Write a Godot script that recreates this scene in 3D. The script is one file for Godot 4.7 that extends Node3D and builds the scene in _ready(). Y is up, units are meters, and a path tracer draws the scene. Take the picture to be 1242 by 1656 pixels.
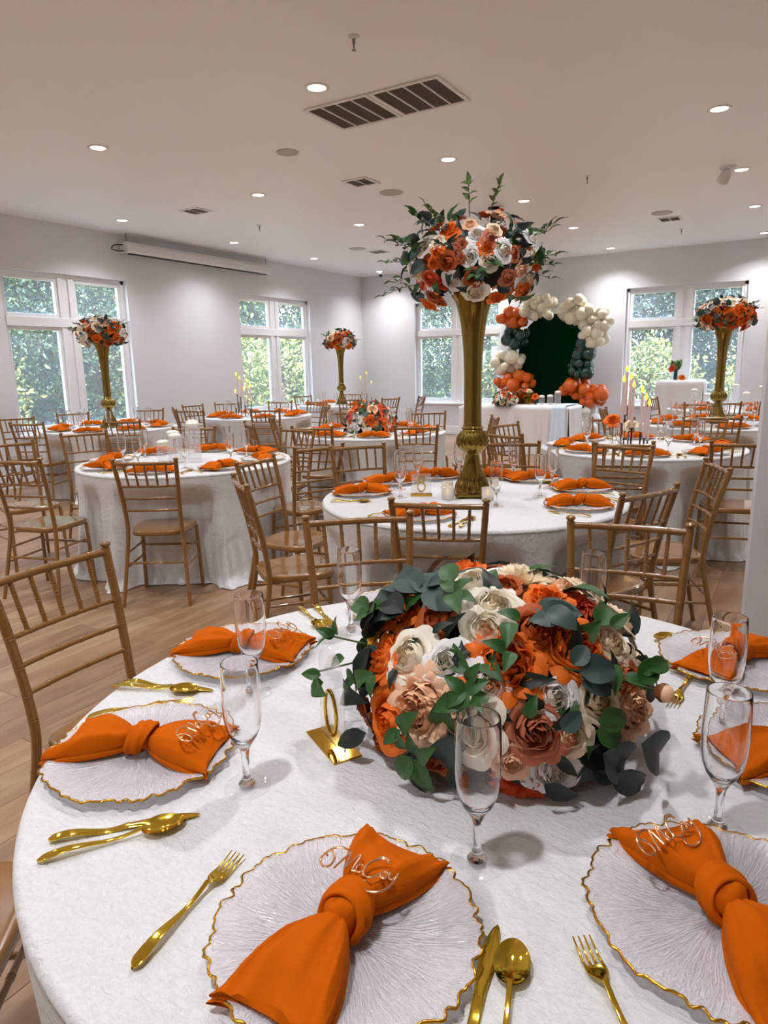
extends Node3D
# A banquet room set for a reception: round tables, gold bamboo chairs, orange knotted napkins, roses and a balloon garland.
# Room axes: the long window wall is x = WX, the back wall z = WZ; the camera stands over the origin.

const WX := -8.38
const WZ := -13.0
const CEIL := 3.28
const TOP := 0.767      # upper face of a tablecloth
const EX := 2.6         # right side of the room, beyond the frame
const FZ := 3.2         # wall behind the camera

var rng := RandomNumberGenerator.new()
var M := {}
var used := {}
var protos := {}

# ------------------------------------------------------------------ mesh building
class MB:
	var v := PackedVector3Array()
	var n := PackedVector3Array()
	var uv := PackedVector2Array()
	var col := PackedColorArray()
	var idx := PackedInt32Array()
	var tint := Color.WHITE

	func add(p: Vector3, t := Vector2.ZERO) -> int:
		v.push_back(p); n.push_back(Vector3.ZERO); uv.push_back(t); col.push_back(tint)
		return v.size() - 1

	func tri(a: int, b: int, c: int) -> void:   # a, b, c run counter-clockwise seen from outside
		var m := (v[b] - v[a]).cross(v[c] - v[a])
		n[a] += m; n[b] += m; n[c] += m
		idx.push_back(a); idx.push_back(c); idx.push_back(b)

	func quad(a: Vector3, b: Vector3, c: Vector3, d: Vector3) -> void:
		var i := add(a, Vector2(0, 0)); add(b, Vector2(1, 0)); add(c, Vector2(1, 1)); add(d, Vector2(0, 1))
		tri(i, i + 1, i + 2); tri(i, i + 2, i + 3)

	# f(u, v) -> Vector3 with u, v in 0..1; the outside is where du x dv points (flip turns it round)
	func grid(f: Callable, nu: int, nv: int, wrap := false, flip := false, us := Vector2(1, 1)) -> void:
		var s := v.size()
		for j in nv + 1:
			for i in nu + 1:
				var p: Vector3 = f.call(float(i) / nu, float(j) / nv)
				add(p, Vector2(float(i) / nu * us.x, float(j) / nv * us.y))
		for j in nv:
			for i in nu:
				var a := s + j * (nu + 1) + i
				var c := a + nu + 1
				if flip:
					tri(a, c + 1, a + 1); tri(a, c, c + 1)
				else:
					tri(a, a + 1, c + 1); tri(a, c + 1, c)
		if wrap:
			for j in nv + 1:
				var a := s + j * (nu + 1)
				var m := n[a] + n[a + nu]
				n[a] = m; n[a + nu] = m

	func tube(pts: PackedVector3Array, rad: PackedFloat32Array, sides := 10, caps := true, flat := 1.0) -> void:
		var k := pts.size()
		var up := Vector3.UP if absf((pts[k - 1] - pts[0]).normalized().y) < 0.9 else Vector3.RIGHT
		var s := v.size()
		var rings := []
		for i in k:
			var d := (pts[mini(i + 1, k - 1)] - pts[maxi(i - 1, 0)]).normalized()
			var x := d.cross(up).normalized()
			if x.length() < 0.5: x = d.cross(Vector3.FORWARD).normalized()
			up = x.cross(d).normalized()
			var ring := PackedVector3Array()
			for j in sides + 1:
				var a := TAU * j / sides
				ring.push_back(pts[i] + (x * cos(a) + up * sin(a) * flat) * rad[i])
			rings.push_back(ring)
		for i in k:
			for j in sides + 1:
				add(rings[i][j], Vector2(float(j) / sides, float(i) / maxi(k - 1, 1)))
		for i in k - 1:
			for j in sides:
				var a := s + i * (sides + 1) + j
				var c := a + sides + 1
				tri(a, c, c + 1); tri(a, c + 1, a + 1)
		for i in k:
			var a := s + i * (sides + 1)
			var m := n[a] + n[a + sides]
			n[a] = m; n[a + sides] = m
		if caps:
			for e in [0, k - 1]:
				var c := add(pts[e])
				for j in sides: add(rings[e][j])
				for j in sides:
					var a := c + 1 + j
					var b := c + 1 + (j + 1) % sides
					if e == 0: tri(c, a, b)
					else: tri(c, b, a)

	func lathe(prof: Array, sides := 32, at := Vector3.ZERO, ribs := 0, depth := 0.0, from := 0.0, to := 0.0) -> void:
		# prof: Vector2(r, y) from the bottom up on the outside; ribs flute the stretch between the heights from and to
		var f := func(u: float, w: float) -> Vector3:
			var x := w * (prof.size() - 1)
			var i := mini(int(x), prof.size() - 2)
			var p: Vector2 = (prof[i] as Vector2).lerp(prof[i + 1], x - i)
			var a := u * TAU
			var r := p.x
			if ribs > 0 and p.y >= from and p.y <= to:
				r *= 1.0 - depth * (0.5 - 0.5 * cos(a * ribs)) * sin(PI * (p.y - from) / (to - from))
			return at + Vector3(r * cos(a), p.y, -r * sin(a))
		grid(f, sides, prof.size() - 1, true)

	func box(c: Vector3, size: Vector3, bev := 0.0, xf := Transform3D.IDENTITY) -> void:
		var h := size * 0.5
		var b := minf(bev, minf(h.x, minf(h.y, h.z)) * 0.9)
		var P := func(s: Vector3, ax: int) -> Vector3:
			var q := Vector3(s.x * (h.x - b), s.y * (h.y - b), s.z * (h.z - b))
			q[ax] = s[ax] * h[ax]
			return xf * (c + q)
		for ax in 3:
			var u := (ax + 1) % 3
			var w := (ax + 2) % 3
			for sg in [-1.0, 1.0]:
				var s := []
				for e in [[-1, -1], [1, -1], [1, 1], [-1, 1]]:
					var q := Vector3.ZERO
					q[ax] = sg; q[u] = e[0]; q[w] = e[1]
					s.push_back(P.call(q, ax))
				if sg > 0: quad(s[0], s[1], s[2], s[3])
				else: quad(s[3], s[2], s[1], s[0])
			if b > 0.0:
				for e in [[-1.0, -1.0], [1.0, -1.0], [1.0, 1.0], [-1.0, 1.0]]:
					var q := Vector3.ZERO
					q[u] = e[0]; q[w] = e[1]
					var q0 := q; q0[ax] = -1.0
					var q1 := q; q1[ax] = 1.0
					var a0: Vector3 = P.call(q0, u)
					var a1: Vector3 = P.call(q1, u)
					var b0: Vector3 = P.call(q0, w)
					var b1: Vector3 = P.call(q1, w)
					if e[0] * e[1] > 0: quad(a0, b0, b1, a1)
					else: quad(b0, a0, a1, b1)
		if b > 0.0:
			for sx in [-1.0, 1.0]:
				for sy in [-1.0, 1.0]:
					for sz in [-1.0, 1.0]:
						var q := Vector3(sx, sy, sz)
						var i := add(P.call(q, 0)); add(P.call(q, 1)); add(P.call(q, 2))
						if sx * sy * sz > 0: tri(i, i + 1, i + 2)
						else: tri(i, i + 2, i + 1)

	func ball(c: Vector3, r: Vector3, nu := 20, nv := 12) -> void:
		var f := func(u: float, w: float) -> Vector3:
			var a := u * TAU
			var b := (w - 0.5) * PI
			return c + Vector3(cos(b) * cos(a) * r.x, sin(b) * r.y, -cos(b) * sin(a) * r.z)
		grid(f, nu, nv, true)

	func mesh(mat: Material, colors := false) -> ArrayMesh:
		var a := []
		a.resize(Mesh.ARRAY_MAX)
		for i in n.size():
			n[i] = n[i].normalized() if n[i].length_squared() > 1e-20 else Vector3.UP
		a[Mesh.ARRAY_VERTEX] = v; a[Mesh.ARRAY_NORMAL] = n; a[Mesh.ARRAY_TEX_UV] = uv; a[Mesh.ARRAY_INDEX] = idx
		if colors: a[Mesh.ARRAY_COLOR] = col
		var m := ArrayMesh.new()
		m.add_surface_from_arrays(Mesh.PRIMITIVE_TRIANGLES, a)
		m.surface_set_material(0, mat)
		return m

# ------------------------------------------------------------------ naming and placing
func numbered(called: String) -> String:
	var k: int = used.get(called, 0)
	used[called] = k + 1
	return called if k == 0 else "%s_%03d" % [called, k]

func tag(o: Node3D, label := "", category := "", group := "", kind := "") -> Node3D:
	if label: o.set_meta("label", label)
	if category: o.set_meta("category", category)
	if group: o.set_meta("group", group)
	if kind: o.set_meta("kind", kind)
	return o

func root(called: String, at := Vector3.ZERO, turn := 0.0) -> Node3D:
	var o := Node3D.new()
	o.name = numbered(called)
	add_child(o)
	o.position = at
	o.rotation.y = turn
	return o

func part(called: String, mesh: Mesh, parent: Node3D = null, at := Vector3.ZERO) -> MeshInstance3D:
	var o := MeshInstance3D.new()
	o.mesh = mesh
	o.position = at
	if parent == null:
		o.name = numbered(called)
		add_child(o)
	else:
		o.name = called
		parent.add_child(o, true)
	return o

func proto(called: String) -> Node3D:     # a thing kept aside, to be copied
	var o := Node3D.new()
	o.name = called
	protos[called] = o
	return o

func put(called: String, at: Vector3, turn: float, label: String, category: String, group := "", from := "") -> Node3D:
	var o: Node3D = protos[from if from else called].duplicate()
	o.name = numbered(called)
	add_child(o)
	o.position = at
	o.rotation.y = turn
	return tag(o, label, category, group)

func pts(a: Array) -> PackedVector3Array:
	var p := PackedVector3Array()
	for q in a: p.push_back(q)
	return p

func radii(k: int, a: float, b := -1.0) -> PackedFloat32Array:
	var r := PackedFloat32Array()
	for i in k: r.push_back(lerpf(a, a if b < 0 else b, float(i) / maxi(k - 1, 1)))
	return r

func curve(keys: Array, count: int) -> PackedVector3Array:   # Catmull-Rom through the keys
	var out := PackedVector3Array()
	var m := keys.size() - 1
	for i in count + 1:
		var x := float(i) / count * m
		var k := mini(int(x), m - 1)
		var a: Vector3 = keys[k]
		var b: Vector3 = keys[k + 1]
		var pre: Vector3 = keys[maxi(k - 1, 0)]
		var post: Vector3 = keys[mini(k + 2, m)]
		out.push_back(a.cubic_interpolate(b, pre, post, x - k))
	return out

func dirv(deg: float) -> Vector3:     # direction on the floor, degrees from +x towards +z
	return Vector3(cos(deg_to_rad(deg)), 0, sin(deg_to_rad(deg)))

func facing(deg: float) -> float:     # turn that points a thing's -Z along dirv(deg)
	return atan2(-cos(deg_to_rad(deg)), -sin(deg_to_rad(deg)))

func rnd(a: float, b: float) -> float:
	return rng.randf_range(a, b)

# ------------------------------------------------------------------ materials
func mat(key: String, c: Color, rough := 0.6, metal := 0.0) -> StandardMaterial3D:
	var m := StandardMaterial3D.new()
	m.resource_name = key
	m.albedo_color = c
	m.roughness = rough
	m.metallic = metal
	M[key] = m
	return m

func noise_tex(freq: float, ramp: Array, seed_ := 1, size := 512, octaves := 4, warp := 0.0, kind := FastNoiseLite.TYPE_SIMPLEX_SMOOTH) -> NoiseTexture2D:
	var fn := FastNoiseLite.new()
	fn.seed = seed_
	fn.noise_type = kind
	fn.frequency = freq
	fn.fractal_octaves = octaves
	if warp > 0.0:
		fn.domain_warp_enabled = true
		fn.domain_warp_amplitude = warp
		fn.domain_warp_frequency = freq * 0.6
	var t := NoiseTexture2D.new()
	t.noise = fn
	t.width = size
	t.height = size
	t.seamless = true
	var g := Gradient.new()
	g.offsets = PackedFloat32Array(range(ramp.size()).map(func(i): return float(i) / (ramp.size() - 1)))
	g.colors = PackedColorArray(ramp)
	t.color_ramp = g
	return t

func make_materials() -> void:
	var g := func(x: float) -> Color: return Color(x, x, x)
	mat("wall_paint", Color(0.865, 0.865, 0.87), 0.55)
	mat("ceiling_paint", Color(0.955, 0.95, 0.95), 0.45)
	mat("trim_paint", Color(0.93, 0.93, 0.93), 0.35)
	mat("soil", Color(0.46, 0.47, 0.34), 0.95)
	var p := mat("pane", Color(0.86, 0.93, 0.97, 0.16), 0.02)
	p.transparency = BaseMaterial3D.TRANSPARENCY_ALPHA
	# floor boards
	var grain := noise_tex(0.012, [Color(0.74, 0.66, 0.58), Color(0.98, 0.94, 0.89), Color(0.86, 0.79, 0.71), Color(1, 0.98, 0.95)], 7, 512, 5, 18.0)
	var k := 0
	for c in [Color(0.60, 0.50, 0.40), Color(0.65, 0.55, 0.445), Color(0.565, 0.465, 0.37), Color(0.63, 0.54, 0.44)]:
		var m := mat("board_%d" % k, c, 0.34)
		m.albedo_texture = grain
		m.uv1_scale = Vector3(0.9, 0.16, 1)
		m.uv1_offset = Vector3(0.23 * k, 0.37 * k, 0)
		k += 1
	# crushed velvet cloth
	var cv := mat("velvet", Color(1, 1, 1), 0.62)
	cv.albedo_texture = noise_tex(0.04, [Color(0.75, 0.75, 0.75), Color(0.875, 0.875, 0.875), Color(0.82, 0.82, 0.82), Color(0.96, 0.96, 0.96)], 11, 1024, 5, 60.0)
	cv.uv1_scale = Vector3(1.15, 2.1, 1)
	cv.heightmap_enabled = true
	cv.heightmap_scale = 0.26
	cv.heightmap_texture = noise_tex(0.03, [Color.BLACK, Color.WHITE], 12, 1024, 5, 50.0)
	cv.rim_enabled = true
	cv.rim = 0.35
	cv.rim_tint = 0.4
	mat("linen", Color(0.90, 0.89, 0.89), 0.75)
	var o := mat("orange_cloth", Color(0.775, 0.36, 0.012), 0.85)
	o.heightmap_enabled = true
	o.heightmap_scale = 0.02
	o.heightmap_texture = noise_tex(0.35, [Color.BLACK, Color.WHITE], 5, 256, 2)
	o.uv1_scale = Vector3(6, 6, 1)
	o.metallic_specular = 0.2
	# chairs
	var ch := mat("gold_lacquer", Color(0.515, 0.345, 0.12), 0.25)
	ch.clearcoat_enabled = true
	ch.clearcoat = 1.0
	ch.clearcoat_roughness = 0.06
	mat("gold_band", Color(0.78, 0.58, 0.30), 0.25, 0.3)
	mat("brass", Color(0.55, 0.46, 0.23), 0.14, 1.0)
	mat("gold", Color(0.93, 0.80, 0.30), 0.1, 1.0)
	mat("gold_edge", Color(0.80, 0.60, 0.18), 0.2, 1.0)
	mat("rose_gold", Color(0.95, 0.74, 0.56), 0.15, 1.0)
	mat("mirror_gold", Color(0.85, 0.68, 0.25), 0.05, 1.0)
	var gl := mat("glass", Color(1, 1, 1, 0.0), 0.0)
	gl.refraction_enabled = true
	gl.refraction_scale = 0.05
	var th := mat("thin_glass", Color(0.97, 0.98, 0.99, 0.06), 0.03)
	th.transparency = BaseMaterial3D.TRANSPARENCY_ALPHA
	var ac := mat("acrylic", Color(0.97, 0.98, 0.98, 0.16), 0.02)
	ac.transparency = BaseMaterial3D.TRANSPARENCY_ALPHA
	var fr := mat("frosted", Color(0.93, 0.92, 0.90, 0.45), 0.25)
	fr.transparency = BaseMaterial3D.TRANSPARENCY_ALPHA
	var dish := mat("dish_glass", Color(0.985, 0.97, 0.985, 0.55), 0.07)
	dish.transparency = BaseMaterial3D.TRANSPARENCY_ALPHA
	dish.heightmap_enabled = true
	dish.heightmap_scale = 0.3
	dish.heightmap_texture = noise_tex(0.06, [Color.BLACK, Color.WHITE], 21, 512, 3, 30.0)
	dish.uv1_scale = Vector3(7, 0.8, 1)
	var ray := mat("ray_glass", Color(0.97, 0.96, 0.98, 0.35), 0.05)
	ray.transparency = BaseMaterial3D.TRANSPARENCY_ALPHA
	mat("wax", Color(0.95, 0.93, 0.88), 0.5)
	mat("black_metal", Color(0.03, 0.03, 0.03), 0.4)
	mat("grey_fabric", Color(0.62, 0.60, 0.60), 0.8)
	mat("dark_gap", Color(0.22, 0.20, 0.18), 0.8)
	mat("red_plastic", Color(0.75, 0.05, 0.06), 0.4)
	mat("white_plastic", Color(0.88, 0.87, 0.86), 0.35)
	var bk := mat("backdrop_cloth", Color(0.02, 0.15, 0.075), 0.9)
	bk.metallic_specular = 0.08
	for b in [["cream_latex", Color(0.93, 0.90, 0.80)], ["orange_latex", Color(0.88, 0.39, 0.05)], ["teal_latex", Color(0.02, 0.22, 0.19)], ["pearl_latex", Color(0.93, 0.93, 0.90)]]:
		var m := mat(b[0], b[1], 0.22)
		m.clearcoat_enabled = true
		m.clearcoat = 0.5
		m.clearcoat_roughness = 0.08
	# flowers and leaves: the mesh tints run deeper towards each flower's heart
	for b in [["i", Color(0.99, 0.96, 0.89)], ["w", Color(0.98, 0.975, 0.97)], ["c", Color(0.97, 0.90, 0.78)], ["p", Color(0.98, 0.80, 0.66)], ["o", Color(0.95, 0.46, 0.06)], ["u", Color(0.73, 0.34, 0.11)], ["d", Color(0.78, 0.46, 0.33)], ["k", Color(0.87, 0.33, 0.17)], ["g", Color(0.88, 0.62, 0.20)]]:
		var m := mat("petal_" + b[0], b[1], 0.7)
		m.vertex_color_use_as_albedo = true
		m.backlight_enabled = true
		m.backlight = Color(0.5, 0.5, 0.5)
	for b in [["e", Color(0.20, 0.28, 0.26)], ["l", Color(0.17, 0.34, 0.12)], ["d", Color(0.06, 0.14, 0.09)], ["y", Color(0.42, 0.53, 0.30)]]:
		var m := mat("leaf_" + b[0], b[1], 0.5)
		m.backlight_enabled = true
		m.backlight = Color(0.12, 0.12, 0.10)
	mat("stem", Color(0.25, 0.33, 0.14), 0.6)
	mat("bud_shell", Color(0.45, 0.24, 0.09), 0.5)
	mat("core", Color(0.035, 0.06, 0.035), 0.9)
	mat("bark", Color(0.28, 0.22, 0.17), 0.9)
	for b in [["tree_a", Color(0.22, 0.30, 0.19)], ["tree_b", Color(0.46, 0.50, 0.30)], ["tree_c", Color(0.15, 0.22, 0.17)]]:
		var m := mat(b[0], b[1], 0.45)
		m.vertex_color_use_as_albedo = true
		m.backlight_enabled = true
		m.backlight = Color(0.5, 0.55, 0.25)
	var fl := mat("flame", Color(1.0, 0.85, 0.35), 0.5)
	fl.emission_enabled = true
	fl.emission = Color(1.0, 0.78, 0.22)
	fl.emission_energy_multiplier = 1.5
	var le := mat("lamp_lens", Color(1, 1, 1), 0.4)
	le.emission_enabled = true
	le.emission = Color(1.0, 0.97, 0.92)
	le.emission_energy_multiplier = 6.0

# flowers: kind and colour, place (mm from the arrangement's foot), radius (mm); leaves: kind, foot and tip (cm)
const FRONT_FLOWERS := [
	"Ru -50 254 158 37, Ri -73 202 212 46, Rw -1 209 218 36, Ri 38 275 119 49, Ri 41 252 164 45, Ri -25 293 65 49, Dc 49 296 6 58, Ru 31 293 62 32, Oo -135 240 127 37, Oo 88 216 192 57, Ru 113 249 131 48, Oo 168 227 110 56",
	"Dk 140 269 -2 37, Oo 103 279 52 36, Rc 208 217 35 34, Pp -29 142 253 55, Oo -133 181 197 43, Ro -91 100 244 55, Ru -130 3 197 51, Ru -6 66 256 37, Ri 59 126 251 51, Rw 71 189 222 39, Rd 144 130 213 49, Rw 160 175 180 33",
	"Rc 184 119 182 38, Rp 114 81 232 30, Rw 166 58 193 39, Dk 123 23 206 44, Rc 213 156 131 35, Pp 250 122 66 43, Ru 238 171 51 28, Og -186 193 135 23, Rc -189 131 174 25, Ru -194 62 170 30"]
const FRONT_LEAVES := [
	"e -12 28 11 -23 26 4, e -10 28 13 -15 29 8, e -9 29 11 -6 30 11, e -7 28 13 -11 30 5, e -2 27 16 -8 29 11, d -14 25 13 -25 21 8, d -10 26 17 -19 22 16, d -10 26 18 -24 24 6, l -20 23 13 -27 23 9, l -19 23 14 -15 26 16, l -19 23 15 -23 21 13, l -3 31 14 -6 33 9",
	"l -2 30 15 -5 31 14, l -2 30 15 0 32 14, l -1 30 16 2 30 17, l -2 30 16 1 29 20, e 19 21 16 23 21 12, e 18 22 16 19 24 13, e 19 20 15 23 18 14, e 12 27 13 16 28 9, e 12 28 12 17 27 13, e 11 28 15 13 28 16, l 8 27 16 9 25 20, l 9 24 20 7 25 21",
	"l 10 24 20 10 23 22, l 9 27 14 6 28 15, l 5 19 26 3 20 26, l 5 20 25 6 22 25, l 5 19 26 8 21 25, l 5 19 26 4 18 27, l 5 19 26 5 16 28, l 5 18 26 1 16 28, l 6 18 26 7 18 27, l 8 19 25 7 18 27, l -2 8 28 -3 11 29, l -2 7 28 1 10 29",
	"l -3 7 28 -6 2 27, l -3 6 28 -3 2 27, l -2 7 28 0 1 27, l -4 8 28 -5 11 29, l -5 11 28 -2 15 29, l -5 11 28 -7 9 29, d 2 5 26 5 2 25, e 1 5 25 3 11 27, e 6 1 18 6 1 18, d 16 5 22 20 2 18, d 17 9 20 20 6 19, d 21 5 14 24 1 8",
	"d 24 5 15 28 1 7, e 23 9 16 27 1 4, e 28 11 14 31 3 3, l 22 13 17 27 8 10, l 22 14 16 26 13 10, d 20 11 16 23 3 9, d 19 9 17 24 5 9, e 18 14 21 20 16 19, d 15 16 20 13 18 21, d -4 24 19 -1 26 18, l -18 13 21 -24 11 16, l -17 13 22 -13 17 24",
	"l -12 17 24 -12 15 25, l -27 17 14 -29 16 17, l -27 17 14 -29 18 15, l -27 17 13 -28 19 12, l -26 12 20 -29 12 21, l -24 12 22 -27 9 22, l -26 11 21 -19 12 28, l -20 17 21 -23 15 21, d -16 19 19 -19 4 20, d -18 3 21 -18 1 25, d -14 6 24 -20 2 24, d -23 9 17 -12 12 26",
	"l 19 25 -2 18 26 7, l 19 25 6 19 27 -2, l 21 25 6 22 26 5, l 27 20 13 28 22 8, l 27 21 12 28 22 10, l 28 22 12 30 22 8, l 24 19 9 26 18 9, d 5 9 25 3 11 26, e -16 22 14 -18 20 15, d -9 18 22 -9 16 24, d 3 23 19 2 22 21, d 13 18 19 13 16 21",
	"d 8 16 23 10 15 23, d 20 18 11 20 16 15, l 13 15 22 14 18 21"]
const TALL_FLOWERS := [
	"Ri -20 70 320 32, Oo 20 120 290 43, Dd 90 50 310 38, Rw 140 90 270 42, Rc 200 110 220 35, Rd 200 70 250 39, Rw 250 20 220 43, Oo 190 30 270 35, Rw 130 0 300 40, Ri 200 -20 260 43, Ru 30 -20 330 38, Oo -20 30 330 30",
	"Oo -40 -20 330 25, Dd 90 -10 320 24, Rw 40 -100 300 41, Ru 130 -90 280 38, Ri 120 -150 230 51, Rk -70 -80 310 35, Dk -20 -110 290 32, Rc -140 -50 290 30, Oo -170 -180 130 45, Rd 280 10 180 32, Oo 300 30 120 20, Pp 300 -50 120 32",
	"Rd 250 -90 170 35, Ro 280 -120 40 44, Rc 310 -80 40 26, Rp 100 140 250 32, Ru -60 -180 210 25"]

# ------------------------------------------------------------------ chair
func joint(mb: MB, c: Vector3, d: Vector3, r: float) -> void:     # a pair of raised bamboo rings
	for s in [-1.0, 1.0]:
		var o = d.normalized() * 0.004 * s
		var e := d.normalized() * 0.0014
		mb.tube(pts([c + o - e * 1.6, c + o - e, c + o + e, c + o + e * 1.6]), PackedFloat32Array([r * 0.98, r + 0.0012, r + 0.0012, r * 0.98]), 10, false)

func bamboo(a: Vector3, b: Vector3, r: float, joints: int, bow := Vector3.ZERO, seg := 4, sides := 8) -> MB:
	var mb := MB.new()
	var p := PackedVector3Array()
	for i in seg + 1:
		var t := float(i) / seg
		p.push_back(a.lerp(b, t) + bow * (4.0 * t * (1.0 - t)))
	mb.tube(p, radii(seg + 1, r), sides)
	for i in joints:
		var t := (i + 1.0) / (joints + 1.0)
		joint(mb, a.lerp(b, t) + bow * (4.0 * t * (1.0 - t)), b - a, r)
	return mb

func make_chair() -> void:
	var t := proto("chiavari_chair")
	var w: Material = M.gold_lacquer
	var keys := [Vector3(0.205, 0, 0.275), Vector3(0.187, 0.2, 0.232), Vector3(0.168, 0.43, 0.19), Vector3(0.166, 0.56, 0.197), Vector3(0.174, 0.73, 0.228), Vector3(0.186, 0.9, 0.272)]
	var at_y := func(y: float) -> Vector3:
		for i in keys.size() - 1:
			if y <= keys[i + 1].y:
				var x: float = (y - keys[i].y) / (keys[i + 1].y - keys[i].y)
				return (keys[i] as Vector3).cubic_interpolate(keys[i + 1], keys[maxi(i - 1, 0)], keys[mini(i + 2, keys.size() - 1)], x)
		return keys[keys.size() - 1]
	for s in [-1.0, 1.0]:
		var m := MB.new()
		var line := curve(keys, 20)
		for i in line.size(): line[i].x *= s
		var rr := PackedFloat32Array()
		for i in line.size(): rr.push_back(lerpf(0.0115, 0.0135, minf(1.0, line[i].y / 0.42)))
		m.tube(line, rr, 12)
		for y in [0.1, 0.25, 0.36, 0.52, 0.592, 0.668, 0.745, 0.82]:
			var c: Vector3 = at_y.call(y)
			var c2: Vector3 = at_y.call(y + 0.01)
			c.x *= s; c2.x *= s
			joint(m, c, c2 - c, 0.0133)
		part("rear_leg", m.mesh(w), t)
		var f := MB.new()
		f.lathe([Vector2(0.0, -0.004), Vector2(0.0125, -0.002), Vector2(0.0125, 0.002), Vector2(0.0105, 0.005), Vector2(0.0155, 0.009), Vector2(0.0165, 0.014), Vector2(0.013, 0.019), Vector2(0.007, 0.0215), Vector2(0.0, 0.022)], 14, Vector3(0.186 * s, 0.9, 0.272))
		part("finial", f.mesh(w), t)
		var l := bamboo(Vector3(0.178 * s, 0.43, -0.098), Vector3(0.190 * s, 0.0, -0.112), 0.0125, 3, Vector3.ZERO, 4, 12)
		part("front_leg", l.mesh(w), t)
		part("side_stretcher", bamboo(Vector3(0.181 * s, 0.325, -0.101), Vector3(0.177 * s, 0.325, 0.21), 0.0075, 2).mesh(w), t)
		part("side_stretcher", bamboo(Vector3(0.184 * s, 0.235, -0.104), Vector3(0.184 * s, 0.235, 0.225), 0.0075, 2).mesh(w), t)
	part("front_stretcher", bamboo(Vector3(-0.181, 0.30, -0.102), Vector3(0.181, 0.30, -0.102), 0.0075, 2).mesh(w), t)
	part("rear_stretcher", bamboo(Vector3(-0.18, 0.265, 0.219), Vector3(0.18, 0.265, 0.219), 0.0075, 2).mesh(w), t)
	var rail := func(y: float, r: float, bow: float, j: int) -> MB:
		var c: Vector3 = at_y.call(y)
		return bamboo(Vector3(-c.x, y, c.z), Vector3(c.x, y, c.z), r, j, Vector3(0, 0, bow), 8, 10)
	part("top_rail", rail.call(0.888, 0.0115, 0.014, 5).mesh(w), t)
	for y in [0.745, 0.668, 0.592]:
		part("back_rail", rail.call(y, 0.0078, 0.012, 4).mesh(w), t)
	var lo: Vector3 = at_y.call(0.745)
	var hi: Vector3 = at_y.call(0.888)
	for i in 5:
		var x := (i - 2) / 3.0
		part("spindle", bamboo(Vector3(x * lo.x, 0.745, lo.z + 0.012 * (1 - x * x)), Vector3(x * hi.x, 0.882, hi.z + 0.014 * (1 - x * x)), 0.0068, 3, Vector3.ZERO, 3).mesh(w), t)
	# seat: narrow at the back, wide and rounded at the front, its edge softened
	var st := MB.new()
	var outline := func(a: float) -> Vector3:
		var cx := cos(a)
		var cz := sin(a)
		var x := signf(cx) * pow(absf(cx), 0.42)
		var z := signf(cz) * pow(absf(cz), 0.5)
		var half := lerpf(0.203, 0.158, (z + 1) * 0.5)
		return Vector3(x * half, 0, z * 0.175 + 0.032 - 0.012 * (1 - x * x) * (1 if z < 0 else 0))
	var lev := [[0.0, 0.425], [0.90, 0.425], [0.985, 0.43], [1.0, 0.44], [0.995, 0.455], [0.96, 0.4625], [0.85, 0.461], [0.45, 0.458], [0.0, 0.457]]
	var f2 := func(u: float, q: float) -> Vector3:
		var k := int(round(q * (lev.size() - 1)))
		var p: Vector3 = outline.call(-u * TAU)
		return Vector3(p.x * lev[k][0], lev[k][1], p.z * lev[k][0])
	st.grid(f2, 48, lev.size() - 1, true)
	part("seat", st.mesh(w), t)

# ------------------------------------------------------------------ tablecloth
func cloth_mesh(seed_: int, nu: int, chairs: Array, r := 0.765, drop := TOP) -> ArrayMesh:
	# chairs: where each one stands as seen from the table's middle; the cloth is tucked in before its front legs
	var mb := MB.new()
	var fn := FastNoiseLite.new()
	fn.seed = seed_
	fn.frequency = 1.0
	var f := func(u: float, q: float) -> Vector3:
		var a := u * TAU
		var d := Vector3(cos(a), 0, -sin(a))
		if q < 0.3:
			var k := q / 0.3 * (r - 0.012)
			return d * k + Vector3(0, TOP - 0.0012 * absf(fn.get_noise_2d(d.x * k * 5.0, d.z * k * 5.0)), 0)
		if q < 0.42:
			var b := (q - 0.3) / 0.12 * PI * 0.5
			return d * (r - 0.012 + 0.014 * sin(b)) + Vector3(0, TOP - 0.018 * (1 - cos(b)), 0)
		var t := (q - 0.42) / 0.58
		var y := TOP - 0.018 - t * (drop - 0.022)
		var fold := sin(a * 19.0 + 2.6 * fn.get_noise_2d(cos(a) * 2.0, sin(a) * 2.0) * 4.0) * 0.5 + 0.6 * fn.get_noise_2d(cos(a) * 6.0 + 9.0, sin(a) * 6.0 + t * 0.25)
		var amp := 0.042 * smoothstep(0.12, 0.95, t)
		var flare := -0.012 * smoothstep(0.0, 0.3, t) + 0.05 * t * t
		var puddle := maxf(0.0, t - 0.93) / 0.07 * (0.035 + 0.06 * maxf(0.0, fn.get_noise_2d(cos(a) * 4.0, sin(a) * 4.0 + 30.0)))
		var out := d * (r + flare + amp * fold + puddle)
		for x in chairs:
			var inv: Transform3D = x
			var l := inv * out
			var wx := 1.0 - smoothstep(0.23, 0.36, absf(l.x))
			var wy := smoothstep(0.06, 0.26, t)
			var push := l.z + 0.165 + 0.02 * fold
			if push > 0.0 and push < 0.75 and wx > 0.0: out += (inv.basis.inverse() * Vector3(0, 0, -minf(push, 0.22))) * wx * wy
		return out + Vector3(0, maxf(y, 0.004 + 0.01 * absf(fold) * puddle * 10.0), 0)
	mb.grid(f, nu, 52, true)
	for i in mb.v.size():     # flat mapping on top, unrolled down the side
		var p := mb.v[i]
		if p.y > TOP - 0.02: mb.uv[i] = Vector2(p.x, p.z)
		else: mb.uv[i] = Vector2(mb.uv[i].x * 5.0, p.y * 0.55 + 0.3)
	return mb.mesh(M.velvet)

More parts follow.
